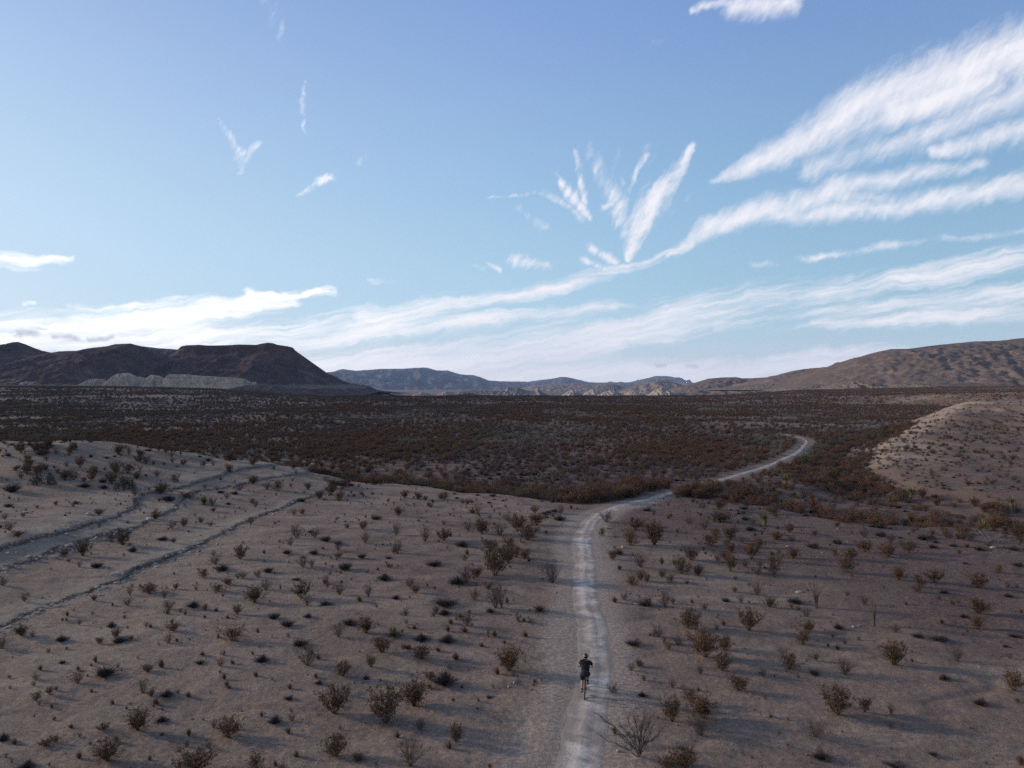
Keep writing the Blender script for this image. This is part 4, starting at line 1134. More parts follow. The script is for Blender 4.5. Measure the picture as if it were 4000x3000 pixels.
# ------------------------------------------------------------------ countless rest: one object for each kind
def instancer(name, label, pts, meshes, parent_mats=None):
    """points carrying size and turn; geometry nodes set one of the plant shapes on each"""
    n = len(pts)
    me = bpy.data.meshes.new(name)
    me.vertices.add(n)
    me.vertices.foreach_set('co', np.array([(p[0], p[1], p[2] - .02) for p in pts], np.float32).ravel())
    a1 = me.attributes.new('size', 'FLOAT_VECTOR', 'POINT')
    a1.data.foreach_set('vector', np.array([(p[3], p[3], p[4]) for p in pts], np.float32).ravel())
    a2 = me.attributes.new('turn', 'FLOAT_VECTOR', 'POINT')
    rr = RNG.uniform(0, 2 * math.pi, n)
    a2.data.foreach_set('vector', np.stack([rr * 0, rr * 0, rr], -1).astype(np.float32).ravel())
    a3 = me.attributes.new('pick', 'INT', 'POINT')
    a3.data.foreach_set('value', RNG.integers(0, len(meshes), n).astype(np.int32))
    ob = link(name, me)
    ng = bpy.data.node_groups.new(name + '_scatter', 'GeometryNodeTree')
    ng.interface.new_socket(name='Geometry', in_out='INPUT', socket_type='NodeSocketGeometry')
    ng.interface.new_socket(name='Geometry', in_out='OUTPUT', socket_type='NodeSocketGeometry')
    N = ng.nodes
    gi, go = N.new('NodeGroupInput'), N.new('NodeGroupOutput')
    join = N.new('GeometryNodeGeometryToInstance')
    for src in reversed(meshes):
        oi = N.new('GeometryNodeObjectInfo'); oi.inputs['Object'].default_value = src
        oi.transform_space = 'ORIGINAL'
        ng.links.new(oi.outputs['Geometry'], join.inputs[0])
    inst = N.new('GeometryNodeInstanceOnPoints')
    inst.inputs['Pick Instance'].default_value = True
    ng.links.new(gi.outputs[0], inst.inputs['Points'])
    ng.links.new(join.outputs[0], inst.inputs['Instance'])
    for nm, ty, sock in (('pick', 'INT', 'Instance Index'), ('turn', 'FLOAT_VECTOR', 'Rotation'), ('size', 'FLOAT_VECTOR', 'Scale')):
        na = N.new('GeometryNodeInputNamedAttribute'); na.data_type = ty; na.inputs['Name'].default_value = nm
        if sock == 'Rotation':
            e2r = N.new('FunctionNodeEulerToRotation')
            ng.links.new([o for o in na.outputs if o.enabled and o.name == 'Attribute'][0], e2r.inputs[0])
            ng.links.new(e2r.outputs[0], inst.inputs['Rotation'])
        else:
            ng.links.new([o for o in na.outputs if o.enabled and o.name == 'Attribute'][0], inst.inputs[sock])
    ng.links.new(inst.outputs[0], go.inputs[0])
    md = ob.modifiers.new('scatter', 'NODES'); md.node_group = ng
    return structure(ob, label, 'stuff')
def sources(key, n):
    """single plants already standing in the scene whose shape the scatter repeats"""
    out = []
    for o in COL.objects:
        if o.type == 'MESH' and o.parent is None and any(o.data == e['joined'] for e in KIND[key]) and all(o.data != p.data for p in out):
            out.append(o)
    return out[:n]
SCRUB_NAME = {'creosote_bush': ('creosote_scrub', 'dense brown-green creosote scrub over the dark plain'), 'bare_shrub': ('twiggy_scrub', 'dense grey twiggy scrub over the dark plain'),
              'cushion_plant': ('low_scrub', 'low dark ground-hugging scrub on the plain'), 'sage_bush': ('sage_scrub', 'pale grey-green scrub dotted over the plain'),
              'evergreen_bush': ('evergreen_scrub', 'dark green scrub in the wash'), 'grass_tuft': ('grass', 'small dry tufts of grass')}
for k, lst in rest.items():
    src = sources(k, 5)
    if not src: continue
    instancer(SCRUB_NAME[k][0], SCRUB_NAME[k][1], [(s_['x'], s_['y'], s_['z'], s_['w'], s_['h']) for s_ in lst], src)
src = sources('bare_shrub', 3) + sources('grass_tuft', 1) + sources('creosote_bush', 1)
instancer('dry_sprigs', 'tiny dry sprigs scattered over the open sand', [(x, y, z, s_ * 1.1, s_) for x, y, z, s_ in small], src)

# ------------------------------------------------------------------ yuccas, ocotillos and other single plants
def at(px, py):
    x, y, z = on_ground([px], [py])
    return float(x[0]), float(y[0]), float(z[0])
def part(name, pb, mat, parent, sl_=None):
    v, t, mi = pb.arrays()
    me = np_mesh(name, v, None, t)
    return link(name, me, mat, parent)
def yucca(px, py, hpx, wpx, label, trunk=0.0, seed=1, group='yuccas'):
    rng = np.random.default_rng(seed)
    x, y, z = at(px, py)
    h = hpx / F * y; w = wpx / F * y
    r_ = link('yucca', None); r_.empty_display_size = .2
    r_.location = (x, y, z - .02)
    tag(r_, label, 'yucca', group)
    c = np.array([0, 0, h * trunk])
    if trunk > 0:
        pb = PB(); lean = rng.normal(size=2) * .04 * h
        pb.tube([(0, 0, 0), (lean[0], lean[1], h * trunk * .5), (lean[0] * 1.4, lean[1] * 1.4, h * trunk + .05)], .085 * w + .04, .07 * w + .03, 8)
        part('trunk', pb, M['y_wood'], r_)
        c = np.array([lean[0] * 1.4, lean[1] * 1.4, h * trunk])
        pb = PB()
        for k in range(70):
            a = rng.uniform(0, 2 * math.pi); el_ = rng.uniform(-1.25, -.5)
            pb.blade(c + [0, 0, rng.uniform(-.5, .02) * h * trunk], (math.cos(a) * math.cos(el_), math.sin(a) * math.cos(el_), math.sin(el_)), w * rng.uniform(.25, .45), .05 * w + .015)
        part('dead_leaves', pb, M['y_dead'], r_)
    pb = PB(); L = max(w * .5, (h * (1 - trunk)) * .9)
    for k in range(120):
        a = rng.uniform(0, 2 * math.pi); el_ = math.asin(rng.uniform(-.15, 1.0))
        d = (math.cos(a) * math.cos(el_), math.sin(a) * math.cos(el_), math.sin(el_))
        pb.blade(c + np.array(d) * .04, d, L * rng.uniform(.8, 1.1) * (.8 + .2 * math.sin(el_)), .055 * L + .012, droop=.05)
    part('crown', pb, M['y_leaf'], r_)
    return r_
def Z(o, x, y):
    ox, oy = {'5': (1300, 1950), '6': (2600, 1950), '3': (2600, 1200), '1': (0, 1200), '2': (1300, 1200), '4': (0, 1950)}[o]
    return ox + K_ * x, oy + K_ * y
yucca(*Z('5', 375, 842), 58, 62, 'spiky yellow-green yucca on open sand left of the track', seed=1)
yucca(*Z('3', 608, 1350), 62, 46, 'yellow-green trunked yucca at the rim right of the track', .42, 2)
yucca(*Z('3', 725, 1110), 62, 40, 'tall pale yucca in the scrub below the track bend', .45, 3)
yucca(*Z('3', 520, 1150), 36, 34, 'small blue-green yucca left of the tall pale one', .1, 4)
yucca(*Z('3', 1515, 1196), 66, 34, 'slim yellow-headed yucca with a pale trunk, right of the wash', .55, 5)
yucca(*Z('3', 2135, 1270), 76, 46, 'tallest trunked yucca at the far right', .55, 6)
yucca(*Z('3', 1960, 1368), 54, 60, 'broad trunkless yucca at the right edge of the wash', 0, 7)
yucca(*Z('3', 1010, 1078), 30, 40, 'low yucca beside the bare wash channel', 0, 8)
yucca(*Z('1', 1262, 1216), 48, 36, 'yellow-green yucca among the left rock ledges', .15, 9)
yucca(*Z('2', 1255, 1100), 46, 26, 'orange-tipped trunked yucca in the scrub above the track', .5, 10)
yucca(*Z('2', 1188, 1112), 32, 30, 'small green yucca left of the orange-tipped one', 0, 11)
yucca(*Z('2', 1730, 1180), 48, 44, 'green yucca in the scrub where the track curves', 0, 12)
yucca(*Z('2', 1812, 1172), 34, 34, 'smaller green yucca next to the track curve', 0, 13)
yucca(*Z('2', 862, 1270), 36, 54, 'wide brown-green yucca at the rim, left of the track', 0, 14)
yucca(*Z('2', 965, 1010), 40, 24, 'slender yucca far out in the central scrub', .5, 15)
yucca(*Z('3', 145, 955), 30, 20, 'small pale yucca left of the far track', .4, 16)

def ocotillo(px, py, hpx, wpx, label, seed, n=13):
    rng = np.random.default_rng(seed)
    x, y, z = at(px, py)
    h = hpx / F * y; w = wpx / F * y
    pb = PB()
    for k in range(n):
        a = 2 * math.pi * k / n + rng.uniform(-.2, .2); s_ = rng.uniform(.25, 1.0) * w * .5
        e = np.array([math.cos(a) * s_, math.sin(a) * s_, h * rng.uniform(.75, 1.0)])
        m_ = e * [.35, .35, .5] + np.append(rng.normal(size=2) * .03, 0)
        pb.tube([np.array([math.cos(a), math.sin(a), 0]) * .05, m_ * [.55, .55, .5], m_, (m_ + e) / 2 + np.append(rng.normal(size=2) * .02, 0), e], .020, .010, 4)
    v, t, mi = pb.arrays()
    o = link('ocotillo', np_mesh('ocotillo', v, None, t), M['ocotillo'])
    o.location = (x, y, z - .02)
    return tag(o, label, 'ocotillo', 'ocotillos on the open ground')
ocotillo(*Z('6', 930, 668), 108, 66, 'grey many-caned ocotillo near a pale stone at right', 1, 16)
ocotillo(*Z('6', 1285, 785), 128, 56, 'tall narrow ocotillo right of the white rock', 2, 13)
ocotillo(*Z('6', 425, 188), 54, 30, 'slender dead-looking ocotillo near the trunked yucca at the rim', 3, 7)
ocotillo(*Z('5', 1040, 668), 92, 66, 'thin ocotillo behind the twiggy shrub left of the track', 4, 9)

def spreading_shrub(px, py, label, arms, mat='bare', name='bare_shrub', r=.016, seed=5, group=None, twig=9):
    """long bare arching branches; arms: list of (reach to the right in m, reach away, height)"""
    rng = np.random.default_rng(seed)
    x, y, z = at(px, py)
    pb = PB()
    for (ax, ay, h) in arms:
        p = []
        for f in np.linspace(0, 1, 7):
            p.append(np.array([ax * f ** 1.25, ay * f ** 1.25, h * (f ** .85)]) + rng.normal(size=3) * .02 * (f > 0))
        p = np.array(p)
        pb.tube(p, r, r * .4, 4)
        for _ in range(twig):
            i = rng.integers(1, 6); q0 = p[i]
            d = (p[i + 1] - p[i]); d /= np.linalg.norm(d); d = d + rng.normal(size=3) * .35; d[2] = abs(d[2]) + .1
            l_ = rng.uniform(.2, .5)
            q1 = q0 + d * l_ * .5; q2 = q1 + (d + rng.normal(size=3) * .3) * l_ * .5
            pb.tube([q0, q1, q2], r * .5, r * .22)
            for _ in range(3):
                d3 = d + rng.normal(size=3) * .5
                pb.tube([q1, q1 + d3 * rng.uniform(.08, .22)], r * .3, r * .18)
    v, t, mi = pb.arrays()
    o = link(name, np_mesh(name, v, None, t), M[mat])
    o.location = (x, y, z - .02)
    return tag(o, label, 'shrub', group)
spreading_shrub(*Z('5', 1892, 1592), 'large leafless shrub with long arching bare branches, right of the track near the bottom',
    [(-1.45, .5, 1.35), (-1.1, .3, .95), (-.75, .5, 1.15), (-.35, .2, 1.25), (-.1, .4, 1.2), (.1, .1, 1.25), (.25, .5, 1.2), (.4, .2, 1.15), (.6, .3, 1.05), (.75, .1, .8), (.05, -.2, 1.1), (-1.2, .1, .55)], seed=5, twig=12)
M['dead'] = plant_mat('bleached_wood', (.24, .22, .20), (.16, .145, .13), (.2, .18, .16))
dx_ = [s_ for s_ in spots if s_['kind'] == 'dead_shrub'][0]
spreading_shrub(dx_['px'], dx_['py'], 'bleached grey dead shrub by itself near the wash rim at far right',
    [(random.uniform(-.8, .8), random.uniform(-.5, .5), random.uniform(.4, .9)) for _ in range(22)], mat='dead', name='dead_shrub', r=.02, seed=6, twig=8)

# ------------------------------------------------------------------ rocks
def rock_shape(seed, flat=.7):
    rng = np.random.default_rng(seed)
    n, m_ = 9, 14
    th = np.linspace(0, math.pi, n)[:, None]; ph = np.linspace(0, 2 * math.pi, m_, endpoint=False)[None]
    v = np.stack([np.sin(th) * np.cos(ph), np.sin(th) * np.sin(ph), np.cos(th) * np.ones_like(ph)], -1).reshape(-1, 3)
    for _ in range(11):                                   # facets: cut by random planes
        d = rng.normal(size=3); d /= np.linalg.norm(d); c = rng.uniform(.55, .85)
        over = np.maximum(v @ d - c, 0)
        v = v - over[:, None] * d
    v = v * [1, rng.uniform(.65, .95), flat] + rng.normal(size=v.shape) * .012
    v = v * .5; v[:, 2] += .5 * flat * .55
    q = []
    for i in range(n - 1):
        for j in range(m_):
            q.append((i * m_ + j, (i + 1) * m_ + j, (i + 1) * m_ + (j + 1) % m_, i * m_ + (j + 1) % m_))
    me = np_mesh('rock', v, np.array(q))
    return me
def rock_material(name, a, b_, c_):
    m_, q, b = new_mat(name)
    pos = q.n('ShaderNodeTexCoord').outputs['Object']
    rnd = q.n('ShaderNodeObjectInfo').outputs['Random']
    col = q.mix(q.mr(rnd, .2, .8, smooth=False), a, b_)
    col = q.mix(q.mr(q.noise(pos, 4, 5, .7), .4, .65, 0, .7), col, c_)
    q.put(b.inputs['Base Color'], col)
    bp = q.n('ShaderNodeBump'); bp.inputs['Strength'].default_value = .6; bp.inputs['Distance'].default_value = .05
    q.put(bp.inputs['Height'], q.noise(pos, 7, 5, .7)); q.put(b.inputs['Normal'], bp.outputs[0])
    return m_
M['rock_pale'] = rock_material('pale_limestone', (.36, .32, .27), (.24, .21, .175), (.19, .165, .14))
M['rock_brown'] = rock_material('brown_stone', (.13, .095, .078), (.20, .16, .135), (.10, .075, .065))
rocks_p = [rock_shape(s) for s in (1, 2, 3)]
rocks_b = [rock_shape(s, .6) for s in (4, 5, 6)]
for me in rocks_p: me.materials.append(M['rock_pale'])
for me in rocks_b: me.materials.append(M['rock_brown'])
rock_obs = []
for i, (o, x, y, w_, lb, pale) in enumerate([
    ('6', 1158, 788, 24, 'white rock left of the tall narrow ocotillo', 1), ('6', 1195, 784, 26, 'brown stone touching the white rock by the tall ocotillo', 0),
    ('6', 822, 576, 50, 'flat pale slab left of the many-caned ocotillo', 1), ('6', 752, 292, 20, 'small pale rock near the rim, right of the track', 1),
    ('6', 1062, 182, 16, 'pale rock at the wash rim, right side', 1), ('6', 208, 776, 18, 'small white stone between two creosote bushes right of the track', 1),
    ('5', 1762, 1556, 34, 'pale rock left of the foot of the large leafless shrub', 1), ('5', 1862, 1292, 26, 'pale rock right of the cyclist shadow', 1), ('5', 1830, 1078, 34, 'flat pale rock under the small bush right of the cyclist', 1),
    ('5', 1118, 1134, 20, 'single pale stone on bare sand left of the cyclist', 1), ('5', 688, 1070, 30, 'white rock by a twiggy shrub left of the cyclist', 1), ('5', 846, 930, 16, 'small pale stone left of the track, beyond the cyclist', 1),
    ('5', 1880, 648, 44, 'low pale slab right of the track under a dark plant', 1), ('5', 1795, 300, 40, 'pale rock at the bank inside the track bend', 1), ('5', 1690, 180, 30, 'pale stone on the inner bank of the track bend', 1),
    ('4', 712, 470, 62, 'whitish rock heap on the lowest left ledge', 1), ('4', 430, 292, 56, 'grey-white rock beside the second left ledge', 1), ('4', 180, 362, 50, 'pale rock below the second ledge at far left', 1),
    ('4', 38, 412, 40, 'pale rock at the left edge under the second ledge', 1), ('4', 550, 96, 46, 'pale rock on the topmost left ledge', 1), ('4', 920, 128, 60, 'broken pale rocks at the end of the second ledge', 1),
    ('1', 160, 1268, 50, 'flat pale slab lying on the upper left bed', 1), ('6', 1085, 318, 22, 'reddish stone beside a creosote bush at right', 0), ('6', 2020, 300, 40, 'pale stone under the bleached dead shrub', 1)]):
    x, y, z = at(*Z(o, x, y))
    me = (rocks_p if pale else rocks_b)[i % 3]
    r_ = link('rock', me); sz = w_ * K_ / F * y
    r_.location = (x, y, z - sz * .06); r_.scale = (sz, sz, sz * (.5 if 'slab' in lb or 'flat' in lb else .85)); r_.rotation_euler = (0, 0, random.uniform(0, 6.28))
    tag(r_, lb, 'rock', 'pale rocks on the open ground' if pale else 'brown stones on the open ground')
    rock_obs.append(r_)
# loose stones: along the ledges, on the gravelly right, beside the track
pal_src = [o for o in rock_obs if o.data in rocks_p][:3]
brn_src = [o for o in rock_obs if o.data in rocks_b][:2]
pts_l, pts_g, pts_d = [], [], []
rng = np.random.default_rng(77)
for L, n in ((LA, 420), (LB, 420), (LC, 520)):
    for _ in range(n):
        yy = rng.uniform(30, L[-1, 1]) if rng.uniform() < .75 else rng.uniform(30, 60)
        xx = float(np.interp(yy, L[:, 1], L[:, 0]))
        jx = float(0.55 * fbm(np.array([xx * .25]), np.array([yy * .25]), 3, 5)[0] + 0.3 * fbm(np.array([xx * 1.1]), np.array([yy * 1.1]), 2, 6)[0])
        xx = xx + jx + abs(rng.normal()) * (.9 if rng.uniform() < .5 else .3)
        sz = rng.uniform(.07, .20) if rng.uniform() < .85 else rng.uniform(.22, .48)
        pts_l.append((xx, yy, sz))
Xs, Ys, rng2 = scatter(17000, 18, 80, seed=9)
_, pale_, red_, dust_, _, out_, _, _, _ = fields(Xs, Ys)
rd_ = road_dist(Xs, Ys)
patch = fbm(Xs * .12, Ys * .12, 3, 101)
for k in range(len(Xs)):
    side = ss(4.5, 1.8, rd_[k]) * (Xs[k] > np.interp(Ys[k], ROAD_C[:, 1], ROAD_C[:, 0]))
    p_ = max(.10 + .5 * max(patch[k], 0), .85 * red_[k] * (.4 + patch[k]), .8 * side)
    if out_[k] > .5 or rd_[k] < 1.3 or rng2.uniform() > p_: continue
    t_ = (Xs[k], Ys[k], min(.24, .03 + rng2.exponential(.028)))
    (pts_g if rng2.uniform() < .38 else pts_d).append(t_)
def zed(pts):
    a = np.array(pts); z = height(a[:, 0], a[:, 1])
    return [(p[0], p[1], zz + .02 - p[2] * .12, p[2], p[2] * .8) for p, zz in zip(a, z)]
instancer('rubble', 'broken pale rock rubble along the left ledges', zed(pts_l), pal_src)
instancer('pale_pebbles', 'small pale stones scattered over the open ground', zed(pts_g), pal_src)
instancer('brown_gravel', 'small dark brown stones scattered over the open ground', zed(pts_d), brn_src)

# ------------------------------------------------------------------ bicycle
M['black_paint'] = simple_mat('dark_grey_frame_paint', (.030, .032, .036), .4, .1, 20, 0, .5)
M['rubber'] = simple_mat('dusty_tyre_rubber', (.060, .055, .052), .85, .3, 40)
M['alloy'] = simple_mat('brushed_alloy', (.35, .36, .38), .35, .1, 30, .9, .5)
M['saddle'] = simple_mat('black_saddle_leather', (.02, .02, .022), .5)
def ring(pb, c, R_, r, sides, segs, squash=1.0):
    a = np.linspace(0, 2 * math.pi, segs + 1)
    pb.tube(np.stack([np.full(segs + 1, c[0]), c[1] + R_ * np.cos(a), c[2] + R_ * np.sin(a)], -1), r, r, sides)
bx, by, bz = at(2283, 2733)
YAW = math.radians(-7)
def base_empty(name, label, cat):
    o = link(name, None); o.empty_display_size = .3
    o.location = (bx, by, bz + .015); o.rotation_euler = (0, math.radians(1.5), YAW)
    return tag(o, label, cat)
bike = base_empty('bicycle', 'dark mountain bicycle ridden away along the pale dirt track', 'bicycle')
def bp_(name, fn, mat, parent=bike):
    pb = PB(); fn(pb)
    v, t, mi = pb.arrays()
    o = link(name, np_mesh(name, v, None, t, smooth=True), mat, parent)
    return o
RW = .345
REAR, FRONT, BBK = (0, 0, RW), (0, 1.08, RW), (0, .43, .29)
for hub in (REAR, FRONT):
    w_ = bp_('wheel', lambda pb: (pb.tube([(-.045, hub[1], hub[2]), (.045, hub[1], hub[2])], .022, .022, 8)), M['alloy'])
    bp_('tyre', lambda pb: ring(pb, hub, RW - .024, .025, 8, 36), M['rubber'], w_)
    bp_('rim', lambda pb: ring(pb, hub, RW - .055, .011, 6, 36), M['black_paint'], w_)
    def spk(pb):
        for k in range(28):
            a = 2 * math.pi * k / 28; s_ = .022 * (1 if k % 2 else -1)
            pb.tube([(s_, hub[1] + .02 * math.cos(a + .6), hub[2] + .02 * math.sin(a + .6)), (0, hub[1] + (RW - .06) * math.cos(a), hub[2] + (RW - .06) * math.sin(a))], .0016, .0016)
    bp_('spokes', spk, M['alloy'], w_)
def frame(pb):
    top, head_t, head_b = (0, .30, .80), (0, .86, .90), (0, .90, .78)
    pb.tube([BBK, top], .017, .017, 8)
    pb.tube([top, head_t], .017, .019, 8)
    pb.tube([BBK, head_b], .022, .022, 8)
    pb.tube([head_t, head_b], .022, .022, 8)
    for s_ in (-1, 1):
        pb.tube([(s_ * .02, .43, .29), (s_ * .055, .22, .31), (s_ * .062, 0, RW)], .012, .009, 6)
        pb.tube([(s_ * .02, .31, .76), (s_ * .05, .16, .56), (s_ * .062, 0, RW)], .009, .008, 6)
bp_('frame', frame, M['black_paint'])
def fork(pb):
    pb.tube([(-.055, .915, .72), (.055, .915, .72)], .02, .02, 6)
    for s_ in (-1, 1):
        pb.tube([(s_ * .055, .915, .73), (s_ * .058, 1.0, .52), (s_ * .06, 1.08, RW)], .018, .014, 8)
bp_('fork', fork, M['black_paint'])
def bar(pb):
    pb.tube([(0, .86, .90), (0, .85, .97)], .017, .017, 6); pb.tube([(0, .85, .97), (0, .93, 1.0)], .016, .016, 6)
    pb.tube([(-.30, .89, 1.012), (-.12, .93, 1.0), (.12, .93, 1.0), (.30, .89, 1.012)], .014, .014, 8)
hb = bp_('handlebar', bar, M['black_paint'])
for s_ in (-1, 1):
    bp_('grip', lambda pb: pb.tube([(s_ * .19, .915, 1.006), (s_ * .305, .886, 1.014)], .020, .020, 8), M['saddle'], hb)
bp_('seat_post', lambda pb: pb.tube([(0, .30, .78), (0, .25, .93)], .014, .014, 8), M['alloy'])
def saddle(pb):
    for s_ in np.linspace(-1, 1, 7):
        wv = .065 * s_
        pb.tube([(wv, .12, .955 - .012 * s_ * s_), (wv * .8, .20, .962), (wv * .35, .30, .955), (wv * .22, .39, .948)], .020, .014, 6)
bp_('saddle', saddle, M['saddle'])
def crank(pb):
    ring(pb, (.045, BBK[1], BBK[2]), .075, .006, 6, 24)
    for k in range(5):
        a = 2 * math.pi * k / 5
        pb.tube([(.045, BBK[1], BBK[2]), (.045, BBK[1] + .073 * math.cos(a), BBK[2] + .073 * math.sin(a))], .007, .005)
    pb.tube([(-.07, BBK[1], BBK[2]), (.07, BBK[1], BBK[2])], .015, .015, 8)
    pb.tube([(-.072, BBK[1], BBK[2]), (-.078, .40, .118)], .012, .010, 6)
    pb.tube([(.072, BBK[1], BBK[2]), (.078, .46, .462)], .012, .010, 6)
bp_('crank', crank, M['alloy'])
for s_, y_, z_ in ((-1, .40, .118), (1, .46, .462)):
    bp_('pedal', lambda pb: [pb.tube([(s_ * .085, y_ + d, z_), (s_ * .175, y_ + d, z_)], .010, .010, 6) for d in (-.035, 0, .035)], M['alloy'])
def chain_fn(pb):
    a = np.linspace(0, 2 * math.pi, 41)
    c = np.where(np.cos(a) > 0, BBK[1], 0.0); zc = np.where(np.cos(a) > 0, BBK[2], RW); rr = np.where(np.cos(a) > 0, .078, .045)
    pb.tube(np.stack([np.full(41, .045), c + rr * np.cos(a), zc + rr * np.sin(a)], -1), .005, .005, 4)
    ring(pb, (.045, 0, RW), .05, .010, 5, 18)
    pb.tube([(.05, 0, RW), (.055, .03, .26), (.05, .07, .20)], .016, .014, 6)
bp_('chain', chain_fn, M['black_paint'])

# ------------------------------------------------------------------ cyclist
M['skin'] = simple_mat('skin', (.36, .20, .13), .6, .06, 12, 0, .35)
M['shirt'] = simple_mat('black_shirt_cloth', (.014, .013, .015), .85, .2, 25, 0, .1)
M['shorts'] = simple_mat('dark_navy_shorts_cloth', (.022, .023, .033), .85, .2, 25, 0, .1)
M['helmet'] = simple_mat('black_helmet_shell', (.012, .012, .014), .35, .1, 20, 0, .5)
M['strip'] = simple_mat('pale_helmet_stripe', (.30, .31, .34), .4)
M['shoe'] = simple_mat('dark_grey_shoe', (.030, .030, .034), .7)
M['sock'] = simple_mat('black_sock', (.014, .014, .015), .9)
M['glove'] = simple_mat('black_glove', (.014, .014, .015), .8)
M['hair'] = simple_mat('dark_hair', (.020, .014, .010), .7)
rider = base_empty('person', 'cyclist in black shirt, dark shorts and black helmet riding away on the track', 'person')
def skinned(name, chains, mat, parent, levels=1, root=0, label=None):
    """one continuous surface grown round a skeleton; chains: lists of (key, position, radius) sharing keys at the joints"""
    keys, V, Rr, E = {}, [], [], []
    for ch in chains:
        prev = None
        for it in ch:
            k = it[0]
            if k not in keys:
                keys[k] = len(V); V.append(it[1]); Rr.append(it[2])
            if prev is not None: E.append((prev, keys[k]))
            prev = keys[k]
    me = bpy.data.meshes.new(name); me.from_pydata(V, E, [])
    ob = link(name, me, mat, parent)
    md = ob.modifiers.new('skin', 'SKIN'); md.branch_smoothing = .6; md.use_smooth_shade = True
    if not me.skin_vertices:
        bm = bpy.data.meshes.new('x')
    for i, r in enumerate(Rr):
        sv = me.skin_vertices[0].data[i]
        sv.radius = (r, r) if not isinstance(r, tuple) else r
        sv.use_root = (i == root)
    ss_ = ob.modifiers.new('smooth', 'SUBSURF'); ss_.levels = levels; ss_.render_levels = levels
    if label: ob['label'] = label
    return ob
PEL, WST, CHE, NEC = (0, .17, 1.03), (0, .25, 1.17), (0, .40, 1.36), (0, .50, 1.47)
HD = (.005, .56, 1.585)
def hand(side, wrist, key):
    """palm laid on the grip, four fingers curled round it and a thumb from the side of the palm"""
    s_ = side
    px_, py_, pz_ = s_ * .245, .900, 1.045
    out = [[(key + 'w', wrist, .026), (key + 'p', (px_, py_ - .03, pz_ + .004), .024), (key + 'k', (px_, py_ + .005, pz_), .020)]]
    for j, (dx__, ln) in enumerate(((-.030, .9), (-.010, 1.0), (.010, .95), (.030, .78))):
        fx = px_ + dx__
        out.append([(key + 'k', None, 0), (key + f'a{j}', (fx, py_ + .022, pz_ - .004), .0088), (key + f'b{j}', (fx, py_ + .036 * ln, pz_ - .028), .0082), (key + f'c{j}', (fx, py_ + .018, pz_ - .052 * ln), .0076)])
    out.append([(key + 'p', None, 0), (key + 't', (px_ - s_ * .034, py_ - .012, pz_ - .012), .0105), (key + 'u', (px_ - s_ * .040, py_ + .012, pz_ - .034), .0095)])
    return out
SHL, SHR = (-.185, .43, 1.425), (.185, .43, 1.425)
ELL, ELR = (-.225, .60, 1.205), (.280, .60, 1.20)
WRL, WRR = (-.240, .80, 1.065), (.250, .80, 1.065)
HPL, HPR = (-.10, .19, .985), (.10, .19, .985)
KNL, KNR = (-.125, .50, .66), (.125, .60, .845)
ANL, ANR = (-.12, .345, .215), (.115, .42, .545)
body_ch = [
    [('pel', PEL, (.115, .095)), ('wst', WST, (.105, .085)), ('che', CHE, (.105, .085)), ('nec', NEC, .055), ('nk2', (0, .525, 1.515), .052), ('h0', (.002, .555, 1.555), (.066, .075)), ('h1', (.005, .562, 1.61), (.076, .092)), ('h2', (.005, .555, 1.665), (.055, .066))],
    [('h0', None, 0), ('jaw', (.005, .625, 1.545), (.040, .030)), ('chin', (.005, .642, 1.525), .022)],
    [('h1', None, 0), ('nose', (.005, .662, 1.588), .013)],
    [('che', None, 0), ('sl', SHL, .048), ('ul', tuple((np.array(SHL) * .5 + np.array(ELL) * .5)), .047), ('el', ELL, .038), ('fl', tuple(np.array(ELL) * .6 + np.array(WRL) * .4), .037), ('lw', WRL, .026)],
    [('che', None, 0), ('sr', SHR, .048), ('ur', tuple((np.array(SHR) * .5 + np.array(ELR) * .5)), .047), ('er', ELR, .038), ('fr', tuple(np.array(ELR) * .6 + np.array(WRR) * .4), .037), ('rw', WRR, .026)],
    [('pel', None, 0), ('hl', HPL, .088), ('tl', tuple(np.array(HPL) * .5 + np.array(KNL) * .5), .076), ('kl', KNL, .056), ('cl', tuple(np.array(KNL) * .65 + np.array(ANL) * .35 - np.array([0, .02, 0])), .054), ('al', ANL, .035), ('hel', (-.12, .325, .165), .036), ('tol', (-.125, .47, .145), .034)],
    [('pel', None, 0), ('hr', HPR, .088), ('tr', tuple(np.array(HPR) * .5 + np.array(KNR) * .5), .076), ('kr', KNR, .056), ('cr', tuple(np.array(KNR) * .65 + np.array(ANR) * .35 - np.array([0, .02, 0])), .054), ('ar', ANR, .035), ('her', (.12, .40, .505), .036), ('tor', (.125, .545, .49), .034)],
] + hand(-1, WRL, 'l') + hand(1, WRR, 'r')
skinned('body', body_ch, M['skin'], rider, 2)
def lerp3(a, b, t): return tuple(np.array(a) * (1 - t) + np.array(b) * t)
skinned('shirt', [
    [('a', lerp3(PEL, WST, -.1), (.205, .15)), ('b', WST, (.210, .155)), ('c', CHE, (.245, .165)), ('d', lerp3(CHE, NEC, .6), (.165, .125)), ('e', lerp3(NEC, (0, .525, 1.515), .35), .078)],
    [('c', None, 0), ('f', SHL, .100), ('g', lerp3(SHL, ELL, .45), .082), ('h', lerp3(SHL, ELL, .85), .074)],
    [('c', None, 0), ('i', SHR, .100), ('j', lerp3(SHR, ELR, .45), .082), ('k', lerp3(SHR, ELR, .85), .074)]], M['shirt'], rider, 2)
